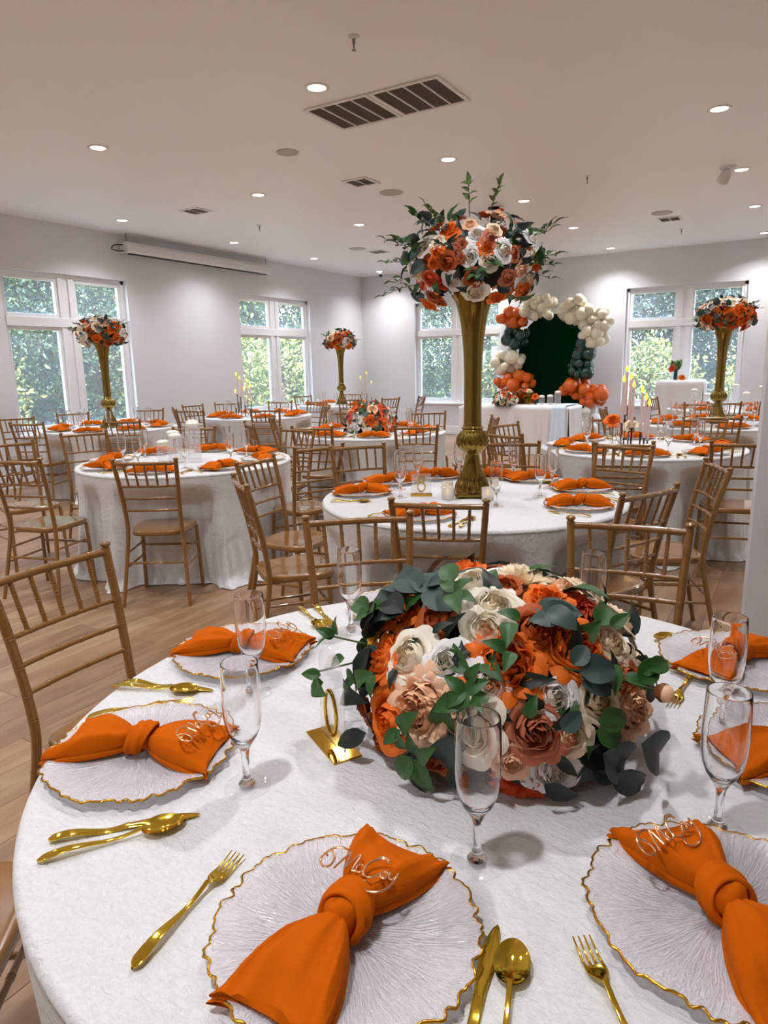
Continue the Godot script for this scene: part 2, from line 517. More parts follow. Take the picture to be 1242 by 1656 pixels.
# ------------------------------------------------------------------ tableware
func make_flute() -> void:
	var t := proto("champagne_flute")
	var mb := MB.new()
	var out := [Vector2(0.0, 0.006), Vector2(0.010, 0.0065), Vector2(0.0135, 0.0085), Vector2(0.009, 0.0135), Vector2(0.0062, 0.022), Vector2(0.0055, 0.035), Vector2(0.0058, 0.055), Vector2(0.0075, 0.068), Vector2(0.013, 0.079), Vector2(0.0215, 0.092), Vector2(0.0275, 0.108), Vector2(0.0303, 0.128), Vector2(0.0312, 0.15), Vector2(0.0308, 0.178), Vector2(0.0298, 0.205), Vector2(0.0292, 0.2155),
		Vector2(0.0288, 0.2166), Vector2(0.028, 0.2168), Vector2(0.0275, 0.216), Vector2(0.0279, 0.205), Vector2(0.0290, 0.178), Vector2(0.0294, 0.15), Vector2(0.0285, 0.128), Vector2(0.0256, 0.108), Vector2(0.0195, 0.0935), Vector2(0.011, 0.0845), Vector2(0.005, 0.0815), Vector2(0.0, 0.081)]
	mb.lathe(out, 40)
	part("bowl_and_stem", mb.mesh(M.glass), t)
	var ft := MB.new()
	ft.lathe([Vector2(0.0, 0.0), Vector2(0.030, 0.0), Vector2(0.0362, 0.0008), Vector2(0.0372, 0.002), Vector2(0.0362, 0.0032), Vector2(0.026, 0.0044), Vector2(0.0, 0.0058)], 40)
	part("foot", ft.mesh(M.thin_glass), t)

func make_charger() -> void:
	var t := proto("charger_plate")
	var fn := FastNoiseLite.new()
	fn.seed = 40
	fn.frequency = 1.0
	var edge := func(a: float) -> float:
		var c := cos(a)
		var s := sin(a)
		return 0.158 * (1.0 + 0.05 * fn.get_noise_2d(c * 2.2, s * 2.2) + 0.045 * fn.get_noise_2d(c * 6.0 + 7, s * 6.0) + 0.016 * sin(a * 31.0 + 3.0 * fn.get_noise_2d(c * 3.0, s * 3.0)))
	var prof := [[0.0, 0.0075], [0.25, 0.0072], [0.5, 0.0072], [0.62, 0.0085], [0.75, 0.0125], [0.9, 0.0165], [1.0, 0.0185], [1.0, 0.0155], [0.9, 0.0135], [0.74, 0.0085], [0.62, 0.004], [0.5, 0.001], [0.0, 0.001]]
	var mb := MB.new()
	var f := func(u: float, q: float) -> Vector3:
		var k := int(round(q * (prof.size() - 1)))
		var a := u * TAU
		var r: float = prof[k][0] * lerpf(0.158, edge.call(a), clampf(prof[k][0] * 2.0 - 1.0, 0, 1))
		var wave = 0.0022 * prof[k][0] * fn.get_noise_2d(cos(a) * 3.0 + 3.0, sin(a) * 3.0)
		return Vector3(r * cos(a), prof[k][1] + wave, r * sin(a))
	mb.grid(f, 120, prof.size() - 1, true)
	part("dish", mb.mesh(M.dish_glass), t)
	# pressed rays running out from the middle, a shallow relief on the upper face
	var rays := MB.new()
	for i in 150:
		var a := TAU * i / 150.0 + 0.02 * fn.get_noise_1d(i * 3.3)
		var r0 := 0.012 + 0.05 * absf(fn.get_noise_1d(i * 7.7 + 50.0)) + (0.03 if i % 2 else 0.0)
		var line := PackedVector3Array()
		for j in 7:
			var q := float(j) / 6.0
			var aa := a + 0.10 * fn.get_noise_2d(cos(a) * 2.0, q * 1.5 + 20.0) + 0.035 * fn.get_noise_2d(i * 1.7, q * 4.0)
			var r := lerpf(r0, 0.95 * float(edge.call(aa)), q)
			var y := 0.0074 if r < 0.08 else lerpf(0.0074, 0.0178, clampf((r - 0.085) / 0.07, 0, 1))
			line.push_back(Vector3(r * cos(aa), y, r * sin(aa)))
		rays.tube(line, radii(7, 0.0007, 0.0012), 5, false, 0.6)
	part("pressed_ray", rays.mesh(M.ray_glass), t).set_meta("kind", "stuff")
	var rim := MB.new()
	var line := PackedVector3Array()
	for i in 241:
		var a := TAU * i / 240.0
		var r: float = edge.call(a)
		line.push_back(Vector3(r * cos(a), 0.0172 + 0.0022 * fn.get_noise_2d(cos(a) * 3.0 + 3.0, sin(a) * 3.0), r * sin(a)))
	rim.tube(line, radii(241, 0.0019), 6, false)
	part("gold_rim", rim.mesh(M.gold_edge), t).set_meta("label", "wavy gold rim")

# a napkin tied in a loose knot; the knot at the origin, tails along -X and +X
func make_napkin(called: String, seed_: int, fat: float) -> void:
	var t := proto(called)
	var fn := FastNoiseLite.new()
	fn.seed = seed_
	fn.frequency = 1.0
	for s in [-1.0, 1.0]:
		var long := 0.134 + 0.012 * fn.get_noise_1d(s * 5.0 + 3.0)
		var skew = 0.35 * fn.get_noise_1d(s * 9.0) - 0.1 * s
		var open := fat * (1.0 + 0.25 * fn.get_noise_1d(s * 17.0))
		var layer := func(shrink: float, lift: float) -> Callable:
			return func(u: float, q: float) -> Vector3:
				var a := u * TAU
				var c := cos(a)
				var sn := sin(a)
				var w := (lerpf(0.014, 0.068, pow(q, 0.72)) + 0.006 * sin(q * PI)) * shrink
				var h := (lerpf(0.015, 0.007, q) + 0.015 * open * sin(PI * minf(q * 1.02, 1.0))) * (1.0 if sn > 0 else 0.5)
				var x = 0.018 + (long * (1.0 + 0.10 * c * skew * 3.0) - 0.02 * (1.0 - absf(c)) * (1.0 - skew)) * q * shrink
				var z := w * signf(c) * pow(absf(c), 0.75)
				var y := h * signf(sn) * pow(absf(sn), 0.8)
				var pl := sin(c * 5.5 + fn.get_noise_2d(c * 1.5, s * 4.0) * 5.0)
				var crease := pow(absf(sin(c * 4.2 + s * 2.0 + 1.2 * fn.get_noise_2d(c, s * 3.0))), 0.5) - 0.6
				y += 0.0075 * crease * sin(PI * minf(q * 0.8 + 0.12, 1.0)) * (1.0 if sn > 0 else 0.0)
				y += (0.0085 * pl * q * (1.25 - q) + 0.008 * fn.get_noise_2d(c * 2.0 + s * 10.0, q * 3.0) * q) * (1.0 if sn > 0 else 0.3)
				z += x * skew * 0.25
				y += lerpf(0.024, 0.013, q) + lift
				return Vector3(x * s, maxf(y, 0.0015 + lift), z * s)
		var mb := MB.new()
		var f: Callable = layer.call(1.0, 0.0)
		mb.grid(f, 40, 18, true, false, Vector2(2, 1))
		var rim := MB.new()
		var ring := func(u: float, q: float) -> Vector3:    # the folded end, tucked in towards the middle
			var p: Vector3 = f.call(u, 1.0)
			var mid := Vector3(s * (0.018 + long * 0.93), 0.014, p.z * 0.85)
			return p.lerp(Vector3(lerpf(p.x, mid.x, 0.8), lerpf(p.y, mid.y, 0.9), mid.z), q)
		mb.grid(ring, 40, 3, true)
		var f_in: Callable = layer.call(0.965, -0.0045)
		var under := func(u: float, q: float) -> Vector3:   # a second, slightly shorter layer of the fold beneath
			var p: Vector3 = f_in.call(u, q)
			return Vector3(p.x * 1.05, maxf(p.y * 0.55, 0.001), p.z * 1.08)
		rim.grid(under, 40, 14, true)
		part("tail", mb.mesh(M.orange_cloth), t)
		part("under_fold", rim.mesh(M.orange_cloth), t)
	var k := MB.new()
	var kn := func(u: float, q: float) -> Vector3:
		var a := u * TAU
		var b := (q - 0.5) * PI
		var r := 0.024 + 0.003 * sin(a * 3.0 + b * 4.0) + 0.004 * fn.get_noise_2d(cos(a) * 2.0, b * 2.0)
		return Vector3(sin(b) * 0.027, 0.028 + sin(a) * cos(b) * r * 0.95, cos(a) * cos(b) * r * 1.05)
	k.grid(kn, 28, 14, true, true)
	# the band of cloth that wraps the knot, its folds running round it
	var band := func(u: float, q: float) -> Vector3:
		var a := u * TAU
		var b := q * TAU
		var ww := 0.0185
		var r := 0.0235 + 0.0052 * sin(b) + 0.0015 * sin(cos(b) * 7.0 + a)
		var x := cos(b) * ww * 0.95 + 0.012 * sin(a)
		return Vector3(x, maxf(0.002, 0.0275 + sin(a) * r), cos(a) * r * 1.15)
	k.grid(band, 32, 20, true, false)
	part("knot", k.mesh(M.orange_cloth), t)

func handle(mb: MB, from: float, to: float, w0: float, w1: float, y0: float, y1: float) -> void:
	var f := func(u: float, q: float) -> Vector3:
		var a := u * TAU
		var w := lerpf(w0, w1, smoothstep(0.0, 0.8, q)) * (sqrt(clampf(q / 0.06, 0.02, 1.0)))
		var y := lerpf(y0, y1, q) + 0.004 * sin(q * PI * 2.0)
		return Vector3(cos(a) * w, maxf(0.0008, y + sin(a) * 0.0022 + 0.0012 * cos(a) * cos(a)), lerpf(from, to, q))
	mb.grid(f, 16, 24, true)

func make_cutlery() -> void:     # handles end at +Z, tips at -Z; each piece is 0.2 m long and lies on the cloth
	var fk := proto("fork")
	var a := MB.new()
	handle(a, 0.1, -0.035, 0.0085, 0.0032, 0.0035, 0.012)
	part("handle", a.mesh(M.gold), fk)
	var b := MB.new()
	var palm := func(u: float, q: float) -> Vector3:
		var c := u * TAU
		var w := lerpf(0.0032, 0.0125, smoothstep(0.0, 0.75, q))
		return Vector3(cos(c) * w, lerpf(0.012, 0.0045, sin(q * PI * 0.5)) + sin(c) * 0.0014, lerpf(-0.033, -0.062, q))
	b.grid(palm, 16, 10, true)
	for i in 4:
		var x := (i - 1.5) * 0.0068
		b.tube(curve([Vector3(x, 0.0047, -0.058), Vector3(x, 0.0035, -0.075), Vector3(x * 0.98, 0.0075, -0.1)], 6), radii(7, 0.0022, 0.0010), 7, true, 0.7)
	part("tines", b.mesh(M.gold), fk)
	var sp := proto("spoon")
	var c2 := MB.new()
	handle(c2, 0.1, -0.04, 0.008, 0.003, 0.0035, 0.011)
	part("handle", c2.mesh(M.gold), sp)
	var d := MB.new()
	for side in [0.0, 1.0]:
		var bowl := func(u: float, q: float) -> Vector3:
			var an := u * TAU
			var z := cos(an) * 0.031
			var x := sin(an) * 0.0205 * (1.0 - 0.14 * cos(an))
			var dep := (1.0 - q * q) * 0.0085
			return Vector3(x * q, 0.0125 - dep - side * 0.0014 - 0.002 * absf(cos(an)) * q, -0.068 - z * q)
		d.grid(bowl, 32, 8, true, side > 0.5)
	part("bowl", d.mesh(M.gold), sp)
	var kn := proto("knife")
	var e := MB.new()
	handle(e, 0.1, -0.01, 0.0088, 0.0065, 0.0035, 0.0035)
	part("handle", e.mesh(M.gold), kn)
	var g := MB.new()
	var blade := func(u: float, q: float) -> Vector3:
		var an := u * TAU
		var w := lerpf(0.0065, 0.0098, smoothstep(0.0, 0.5, q)) * sqrt(clampf((1.0 - q) / 0.35, 0.0, 1.0))
		var bend := 0.004 * q * q
		return Vector3(cos(an) * w + bend, 0.0033 + sin(an) * lerpf(0.0022, 0.0009, q), lerpf(-0.008, -0.112, q))
	g.grid(blade, 14, 20, true)
	part("blade", g.mesh(M.gold), kn)

# ------------------------------------------------------------------ script lettering, swept from pen strokes (x along the word, y up the letters)
func pen(strokes: Array, r: float, thick: float) -> MB:
	var mb := MB.new()
	for s in strokes:
		var keys := []
		for i in range(0, s.size(), 2): keys.push_back(Vector3(s[i], 0, -s[i + 1]))
		var line := curve(keys, keys.size() * 5)
		mb.tube(line, radii(line.size(), r), 7, true, thick)
	return mb

func make_name_sign() -> void:   # McCoy in flowing capitals, 0.10 m long
	var t := proto("name_sign")
	var k := [
		[-50, 6, -53, 10, -50, 14, -44, 13, -40, 4, -42, -6, -50, -9, -56, -2, -55, 8, -46, 19, -34, 22, -24, 18, -22, 12],      # the opening swash
		[-36, -9, -31, 2, -25, 14, -22, 17, -22, 8, -23, -6], [-23, -6, -17, 6, -10, 17, -9, 12, -12, 0, -12, -6, -8, -5],          # M
		[-1, 3, -4, 5, -8, 1, -8, -5, -3, -6, 2, -1],                                                                            # c
		[27, 13, 26, 18, 18, 19, 8, 13, 2, 3, 2, -6, 9, -10, 18, -6, 22, -1], [10, 15, 18, 21, 28, 20],                               # C
		[30, 2, 26, 2, 23, -2, 25, -6, 29, -6, 31, -1, 29, 3, 33, 1],                                                              # o
		[34, 3, 34, -3, 37, -6, 41, -3, 44, 4], [44, 4, 42, -6, 37, -18, 26, -26, 12, -27, 5, -21, 6, -15, 10, -15]]                # y
	var mb := pen(k, 1.6, 0.7)
	for i in mb.v.size(): mb.v[i] = Vector3(mb.v[i].x * 0.001 + 0.003, mb.v[i].y * 0.001, mb.v[i].z * 0.001)
	part("script_lettering", mb.mesh(M.rose_gold), t)

# ------------------------------------------------------------------ flowers (unit size, opening along +Y)
func petal_tint(t: float) -> Color:
	return Color(1.0, lerpf(0.90, 1.0, t), lerpf(0.74, 1.0, t))

func rose_mesh(seed_: int, key: String, count := 23, ruffle := 0.03, gape := 0.0) -> ArrayMesh:
	var mb := MB.new()
	var r := RandomNumberGenerator.new()
	r.seed = seed_
	for k in count:
		var t := float(k) / (count - 1)
		var ang := k * 2.399 + r.randf_range(-0.25, 0.25)
		var w := lerpf(1.35, 0.84, smoothstep(0.0, 0.75, t)) * r.randf_range(0.95, 1.08)
		var top_r := (0.07 + gape + (0.94 - gape) * pow(t, 1.1)) * r.randf_range(0.96, 1.04)
		var base_r := lerpf(top_r * 0.75, 0.30, smoothstep(0.1, 0.9, t))
		var hgt := (0.70 - 0.32 * pow(t, 1.35)) * r.randf_range(0.95, 1.05) * (1.0 - gape)
		var ph := r.randf() * TAU
		var lip := smoothstep(0.36, 0.95, t)
		mb.tint = petal_tint(clampf(t * 1.5, 0.0, 1.0))
		var f := func(u: float, q0: float) -> Vector3:
			var s := u * 2.0 - 1.0
			var q := q0 * (1.0 - 0.16 * pow(absf(s), 3.0))
			var a := ang + s * w * (0.6 + 0.4 * sqrt(q))
			var kk := clampf((q - 0.72) / 0.28, 0.0, 1.0)
			# heart petals close over the middle, outer ones open and roll back
			var shut: float = top_r * (0.72 + 0.38 * sin(PI * 0.8 * q)) * (1.0 - 0.13 * pow(clampf((q - 0.55) / 0.45, 0.0, 1.0), 1.6))
			var open: float = base_r + (top_r - base_r) * pow(q, 1.4) + 0.13 * kk * kk + 0.05 * kk * (1.0 - absf(s))
			var rad: float = lerpf(shut, open, lip) + 0.05 * (1.0 - 0.6 * lip) * s * (0.3 + 0.7 * q)
			var y: float = hgt * pow(q, lerpf(0.85, 0.7, t)) - 0.16 * lip * kk * kk * kk
			var wob := ruffle * q * q * sin(s * 6.0 + ph)
			return Vector3((rad + wob) * cos(a), y + wob * 0.8, (rad + wob) * sin(a))
		mb.grid(f, 9, 8)
	# the green cup underneath closes the flower
	mb.tint = Color(0.4, 0.45, 0.25)
	mb.ball(Vector3(0, 0.05, 0), Vector3(0.2, 0.14, 0.2), 10, 6)
	return mb.mesh(M["petal_" + key], true)

func dahlia_mesh(seed_: int, key: String, layers := 5, pointy := 0.9) -> ArrayMesh:
	var mb := MB.new()
	var r := RandomNumberGenerator.new()
	r.seed = seed_
	for l in layers:
		var t := float(l) / (layers - 1)
		var count := 7 + l * 3
		for k in count:
			var a := TAU * (k + 0.5 * (l % 2)) / count + r.randf_range(-0.08, 0.08)
			var lng := lerpf(0.35, 1.02, t) * r.randf_range(0.9, 1.08)
			var tilt := lerpf(1.25, 0.12, pow(t, 0.8)) + r.randf_range(-0.1, 0.1)
			var wd := lerpf(0.12, 0.21, t)
			mb.tint = petal_tint(0.35 + 0.65 * t)
			var f := func(u: float, q: float) -> Vector3:
				var s := u * 2.0 - 1.0
				var w := wd * (sin(PI * clampf(0.12 + 0.88 * pow(q, 0.8), 0, 1)) * pointy + (1.0 - pointy) * (1.0 - pow(q, 6.0)))
				var x := 0.06 + q * lng * cos(tilt)
				var y := 0.12 + q * lng * sin(tilt) - 0.18 * t * q * q + absf(s) * w * 0.55
				var z := s * w
				return Vector3(x * cos(a) - z * sin(a), y, x * sin(a) + z * cos(a))
			mb.grid(f, 4, 5)
	mb.tint = Color(0.5, 0.4, 0.2)
	mb.ball(Vector3(0, 0.12, 0), Vector3(0.16, 0.16, 0.16), 10, 6)
	return mb.mesh(M["petal_" + key], true)

func leaf_mesh(kind: String) -> ArrayMesh:    # one unit long along +Z, face up
	var mb := MB.new()
	var half: float = {"e": 0.36, "l": 0.28, "d": 0.20, "y": 0.27}[kind]
	for side in [0.0, 1.0]:
		var f := func(u: float, q: float) -> Vector3:
			var s := u * 2.0 - 1.0
			var w := half * pow(sin(PI * pow(q, 0.75 if kind == "e" else 0.62)), 0.62 if kind == "e" else 0.85)
			if kind == "d": w = half * pow(sin(PI * pow(q, 0.6)), 1.0)
			return Vector3(s * w, 0.11 * sin(q * PI) - 0.10 * q * q + absf(s) * w * 0.28 + 0.012 * sin(q * 22.0) * absf(s) - side * 0.006, q)
		mb.grid(f, 6, 9, false, side < 0.5)
	return mb.mesh(M["leaf_" + kind])

func make_bud() -> ArrayMesh:
	var mb := MB.new()
	mb.ball(Vector3(0, 0.6, 0), Vector3(0.62, 0.72, 0.62), 16, 10)
	return mb.mesh(M.petal_p, true)

var flower_meshes := {}
var leaf_meshes := {}
func flower(code: String) -> ArrayMesh:
	if not flower_meshes.has(code):
		var key := code[1]
		match code[0]:
			"R": flower_meshes[code] = rose_mesh(code.hash() % 1000, key)
			"O": flower_meshes[code] = rose_mesh(code.hash() % 1000, key, 26, 0.085, 0.03)
			"P": flower_meshes[code] = rose_mesh(code.hash() % 1000, key, 44, 0.10, 0.05)
			"D": flower_meshes[code] = dahlia_mesh(code.hash() % 1000, key, 5, 0.95 if key == "c" else 0.75)
	return flower_meshes[code]

func bloom_name(code: String) -> String:
	return {"R": "rose", "O": "open_bloom", "P": "peony", "D": "dahlia"}[code[0]]

func basis_on(nrm: Vector3, spin: float) -> Basis:   # +Y along nrm
	var y := nrm.normalized()
	var x := y.cross(Vector3(0.3, 0.1, 1.0)).normalized()
	return Basis(x, y, x.cross(y)) * Basis(Vector3.UP, spin)

func add_flower(o: Node3D, code: String, at: Vector3, nrm: Vector3, r: float, spin: float) -> void:
	var p := part(bloom_name(code), flower(code), o)
	p.transform = Transform3D(basis_on(nrm, spin).scaled(Vector3.ONE * r), at - nrm.normalized() * r * 0.42)

func add_leaf(o: Node3D, kind: String, a: Vector3, b: Vector3, up: Vector3) -> void:
	if not leaf_meshes.has(kind): leaf_meshes[kind] = leaf_mesh(kind)
	var z := (b - a)
	var l := z.length()
	if l < 0.012: return
	z /= l
	var x := up.cross(z).normalized()
	if x.length() < 0.5: x = Vector3.RIGHT
	var p := part("leaf", leaf_meshes[kind], o)
	p.transform = Transform3D(Basis(x, z.cross(x), z).scaled(Vector3.ONE * l), a)

# a rounded arrangement: flowers all over a spheroid of half-axes ax about mid, leaves and sprigs between and beyond
func scatter_flowers(o: Node3D, mid: Vector3, ax: Vector3, count: int, size: float, palette: Array, low: float, seed_: int, skip: Callable, stretch := 1.0) -> void:
	var r := RandomNumberGenerator.new()
	r.seed = seed_
	for i in count:
		var y := 1.0 - (1.0 - low) * (i + 0.5) / count
		var a := i * 2.399 + seed_
		var d := Vector3(sqrt(1.0 - y * y) * cos(a), y, sqrt(1.0 - y * y) * sin(a))
		var at := mid + d * ax * r.randf_range(0.94, 1.04)
		if skip.call(at): continue
		add_flower(o, palette[r.randi() % palette.size()], at, d / ax, size * r.randf_range(0.75, 1.15), r.randf() * TAU)
	for i in int(count * 1.6):
		var y := 1.0 - (1.0 - low) * r.randf()
		var a := r.randf() * TAU
		var d := Vector3(sqrt(1.0 - y * y) * cos(a), y, sqrt(1.0 - y * y) * sin(a))
		var at := mid + d * ax * r.randf_range(0.9, 1.0)
		var tang := d.cross(Vector3(r.randf_range(-1, 1), r.randf_range(-1, 1), r.randf_range(-1, 1))).normalized()
		add_leaf(o, ["d", "l", "e", "d"][r.randi() % 4], at, at + (tang + d * r.randf_range(0.3, 0.9)).normalized() * r.randf_range(0.045, 0.075) * stretch, d)

func sprig(o: Node3D, a: Vector3, b: Vector3, kind: String, pairs: int, size: float) -> void:
	var st := MB.new()
	var sag := Vector3(0, -0.12 * (b - a).length(), 0)
	st.tube(pts([a, a.lerp(b, 0.5) - sag * 0.5, b]), radii(3, 0.0022, 0.0012), 5)
	part("stem", st.mesh(M.stem), o)
	var d := (b - a).normalized()
	var side := d.cross(Vector3.UP).normalized()
	if side.length() < 0.5: side = Vector3.RIGHT
	for i in pairs * 2:
		var t := 0.25 + 0.75 * (i + 0.5) / (pairs * 2)
		var c := a.lerp(b, t) - sag * (2.0 * t * (1.0 - t))
		var s := 1.0 if i % 2 else -1.0
		var lift := 0.15 + 0.45 * sin(i * 2.1 + a.x * 40.0)
		add_leaf(o, kind, c, c + (side * s + d * 0.6 + Vector3(0, lift, 0)).normalized() * size * (1.15 - 0.3 * t), Vector3(0, 1, 0.7))
	add_leaf(o, kind, b, b + (d + Vector3(0, 0.1, 0)).normalized() * size, Vector3.UP)

# ------------------------------------------------------------------ the setting
func struct_mesh(called: String, mb: MB, m: Material, parent: Node3D = null) -> MeshInstance3D:
	var o := part(called, mb.mesh(m), parent)
	if parent == null: o.set_meta("kind", "structure")
	return o

func span(mb: MB, a: Vector3, b: Vector3, bev := 0.0) -> void:   # a box between two corners
	mb.box((a + b) * 0.5, (b - a).abs(), bev)

const SILL := 0.64
const HEAD := 2.665
const LEFT_WINDOWS := [[-6.86, -5.02], [-11.13, -9.15]]      # stretches of z
const BACK_WINDOWS := [[-7.09, -5.19], [-2.86, -0.955]]      # stretches of x

func build_room() -> void:
	# walls 0.2 m thick, pierced by the window openings
	var wl := MB.new()
	var edge := FZ
	for w in [LEFT_WINDOWS[0], LEFT_WINDOWS[1]]:
		span(wl, Vector3(WX - 0.2, 0, edge), Vector3(WX, CEIL, w[1]))
		span(wl, Vector3(WX - 0.2, 0, w[1]), Vector3(WX, SILL, w[0]))
		span(wl, Vector3(WX - 0.2, HEAD, w[1]), Vector3(WX, CEIL, w[0]))
		edge = w[0]
	span(wl, Vector3(WX - 0.2, 0, edge), Vector3(WX, CEIL, WZ - 0.2))
	struct_mesh("wall_left", wl, M.wall_paint)
	var wb := MB.new()
	edge = WX
	for w in BACK_WINDOWS:
		span(wb, Vector3(edge, 0, WZ - 0.2), Vector3(w[0], CEIL, WZ))
		span(wb, Vector3(w[0], 0, WZ - 0.2), Vector3(w[1], SILL, WZ))
		span(wb, Vector3(w[0], HEAD, WZ - 0.2), Vector3(w[1], CEIL, WZ))
		edge = w[1]
	span(wb, Vector3(edge, 0, WZ - 0.2), Vector3(EX, CEIL, WZ))
	struct_mesh("wall_back", wb, M.wall_paint)
	var wr := MB.new()
	span(wr, Vector3(EX, 0, WZ - 0.2), Vector3(EX + 0.2, CEIL, FZ))
	struct_mesh("wall_right", wr, M.wall_paint)
	var wf := MB.new()
	span(wf, Vector3(WX - 0.2, 0, FZ), Vector3(EX + 0.2, CEIL, FZ + 0.2))
	struct_mesh("wall_front", wf, M.wall_paint)
	var pl := MB.new()
	span(pl, Vector3(-0.145, 0, -3.42), Vector3(0.275, CEIL, -3.0), 0.012)
	struct_mesh("pillar", pl, M.wall_paint)
	var ce := MB.new()
	span(ce, Vector3(WX - 0.2, CEIL, WZ - 0.2), Vector3(EX + 0.2, CEIL + 0.2, FZ + 0.2))
	struct_mesh("ceiling", ce, M.ceiling_paint)
	for b in [["baseboard_left", Vector3(WX, 0, WZ), Vector3(WX + 0.016, 0.17, FZ)], ["baseboard_back", Vector3(WX + 0.016, 0, WZ), Vector3(EX, 0.17, WZ + 0.016)]]:
		var mb := MB.new()
		span(mb, b[1], b[2], 0.005)
		struct_mesh(b[0], mb, M.trim_paint)
	build_floor()
	var k := 1
	for w in LEFT_WINDOWS:
		build_window("window_%d" % k, Vector3(WX - 0.1, SILL, (w[0] + w[1]) * 0.5), PI / 2, w[1] - w[0]); k += 1
	for w in BACK_WINDOWS:
		build_window("window_%d" % k, Vector3((w[0] + w[1]) * 0.5, SILL, WZ - 0.1), 0.0, w[1] - w[0]); k += 1

func build_floor() -> void:
	var base := MB.new()
	span(base, Vector3(WX - 0.2, -0.2, WZ - 0.2), Vector3(EX + 0.2, -0.009, FZ + 0.2))
	var fl := struct_mesh("floor", base, M.dark_gap)
	var wid := 0.182
	var long := 1.22
	var kinds := []
	for k in 12:      # twelve boards that differ in tone and in their cut of the grain
		var mb := MB.new()
		mb.box(Vector3(0, -0.005, 0), Vector3(wid - 0.0014, 0.010, long - 0.0014), 0.0012)
		for i in mb.v.size(): mb.uv[i] = Vector2(mb.v[i].x + k * 0.37, mb.v[i].z + k * 0.81)
		kinds.push_back(mb.mesh(M["board_%d" % (k % 4)]))
	var rest := []
	for k in 4: rest.push_back(MB.new())
	var r := RandomNumberGenerator.new()
	r.seed = 3
	var row := 0
	var x := WX + wid * 0.5
	while x < EX:
		var z := WZ + r.randf_range(-0.9, 0.0)
		while z < FZ:
			var c := z + long * 0.5
			var near := x > -4.9 and x < -0.7 and c > -4.6 and c < 0.7
			if near and z > WZ and z + long < FZ:
				part("plank", kinds[r.randi() % 12], fl, Vector3(x, 0, c))
			else:
				var mb: MB = rest[r.randi() % 4]
				var s := mb.v.size()
				span(mb, Vector3(x - wid * 0.5 + 0.0007, -0.01, maxf(z, WZ)), Vector3(x + wid * 0.5 - 0.0007, 0.0, minf(z + long - 0.0014, FZ)))
				var off := Vector2(r.randf() * 4.0, r.randf() * 4.0)
				for i in range(s, mb.v.size()): mb.uv[i] = Vector2(mb.v[i].x, mb.v[i].z) + off
			z += long
		x += wid
		row += 1
	for k in 4:
		part("far_planks", rest[k].mesh(M["board_%d" % k]), fl).set_meta("kind", "stuff")

func build_window(called: String, at: Vector3, turn: float, wide: float) -> void:
	# local x along the wall, y up from the sill, +z into the room; glass line 0.1 m behind the wall's face
	var o := Node3D.new()
	o.name = called
	add_child(o)
	o.position = at
	o.rotation.y = turn
	o.set_meta("kind", "structure")
	var h := HEAD - SILL
	var hw := wide * 0.5
	var fr := MB.new()
	for s in [-1.0, 1.0]:
		span(fr, Vector3(s * hw, 0, -0.06), Vector3(s * (hw - 0.055), h, 0.03), 0.004)
		span(fr, Vector3(s * 0.115, 0.05, -0.06), Vector3(s * 0.035, h - 0.05, 0.032), 0.004)
	span(fr, Vector3(-0.036, 0.05, -0.05), Vector3(0.036, h - 0.05, 0.01))
	span(fr, Vector3(-hw, h - 0.055, -0.06), Vector3(hw, h, 0.03), 0.004)
	span(fr, Vector3(-hw, 0, -0.06), Vector3(hw, 0.06, 0.03), 0.004)
	part("window_frame", fr.mesh(M.trim_paint), o)
	var tr := MB.new()
	span(tr, Vector3(-hw + 0.05, 1.355, -0.055), Vector3(hw - 0.05, 1.475, 0.042), 0.004)
	part("transom", tr.mesh(M.trim_paint), o)
	var si := MB.new()
	span(si, Vector3(-hw + 0.002, -0.028, 0.02), Vector3(hw - 0.002, 0.012, 0.135), 0.006)
	part("window_sill", si.mesh(M.trim_paint), o)
	for s in [-1.0, 1.0]:
		var x0: float = s * 0.115
		var x1: float = s * (hw - 0.055)
		for y in [[0.06, 1.355], [1.475, h - 0.055]]:
			var sash := MB.new()
			var a := minf(x0, x1)
			var b := maxf(x0, x1)
			span(sash, Vector3(a, y[0], -0.04), Vector3(a + 0.042, y[1], 0.012), 0.003)
			span(sash, Vector3(b - 0.042, y[0], -0.04), Vector3(b, y[1], 0.012), 0.003)
			span(sash, Vector3(a + 0.042, y[0], -0.04), Vector3(b - 0.042, y[0] + 0.042, 0.012), 0.003)
			span(sash, Vector3(a + 0.042, y[1] - 0.042, -0.04), Vector3(b - 0.042, y[1], 0.012), 0.003)
			part("sash", sash.mesh(M.trim_paint), o)
			var gl := MB.new()
			span(gl, Vector3(a + 0.04, y[0] + 0.04, -0.018), Vector3(b - 0.04, y[1] - 0.04, -0.013))
			part("pane", gl.mesh(M.pane), o)

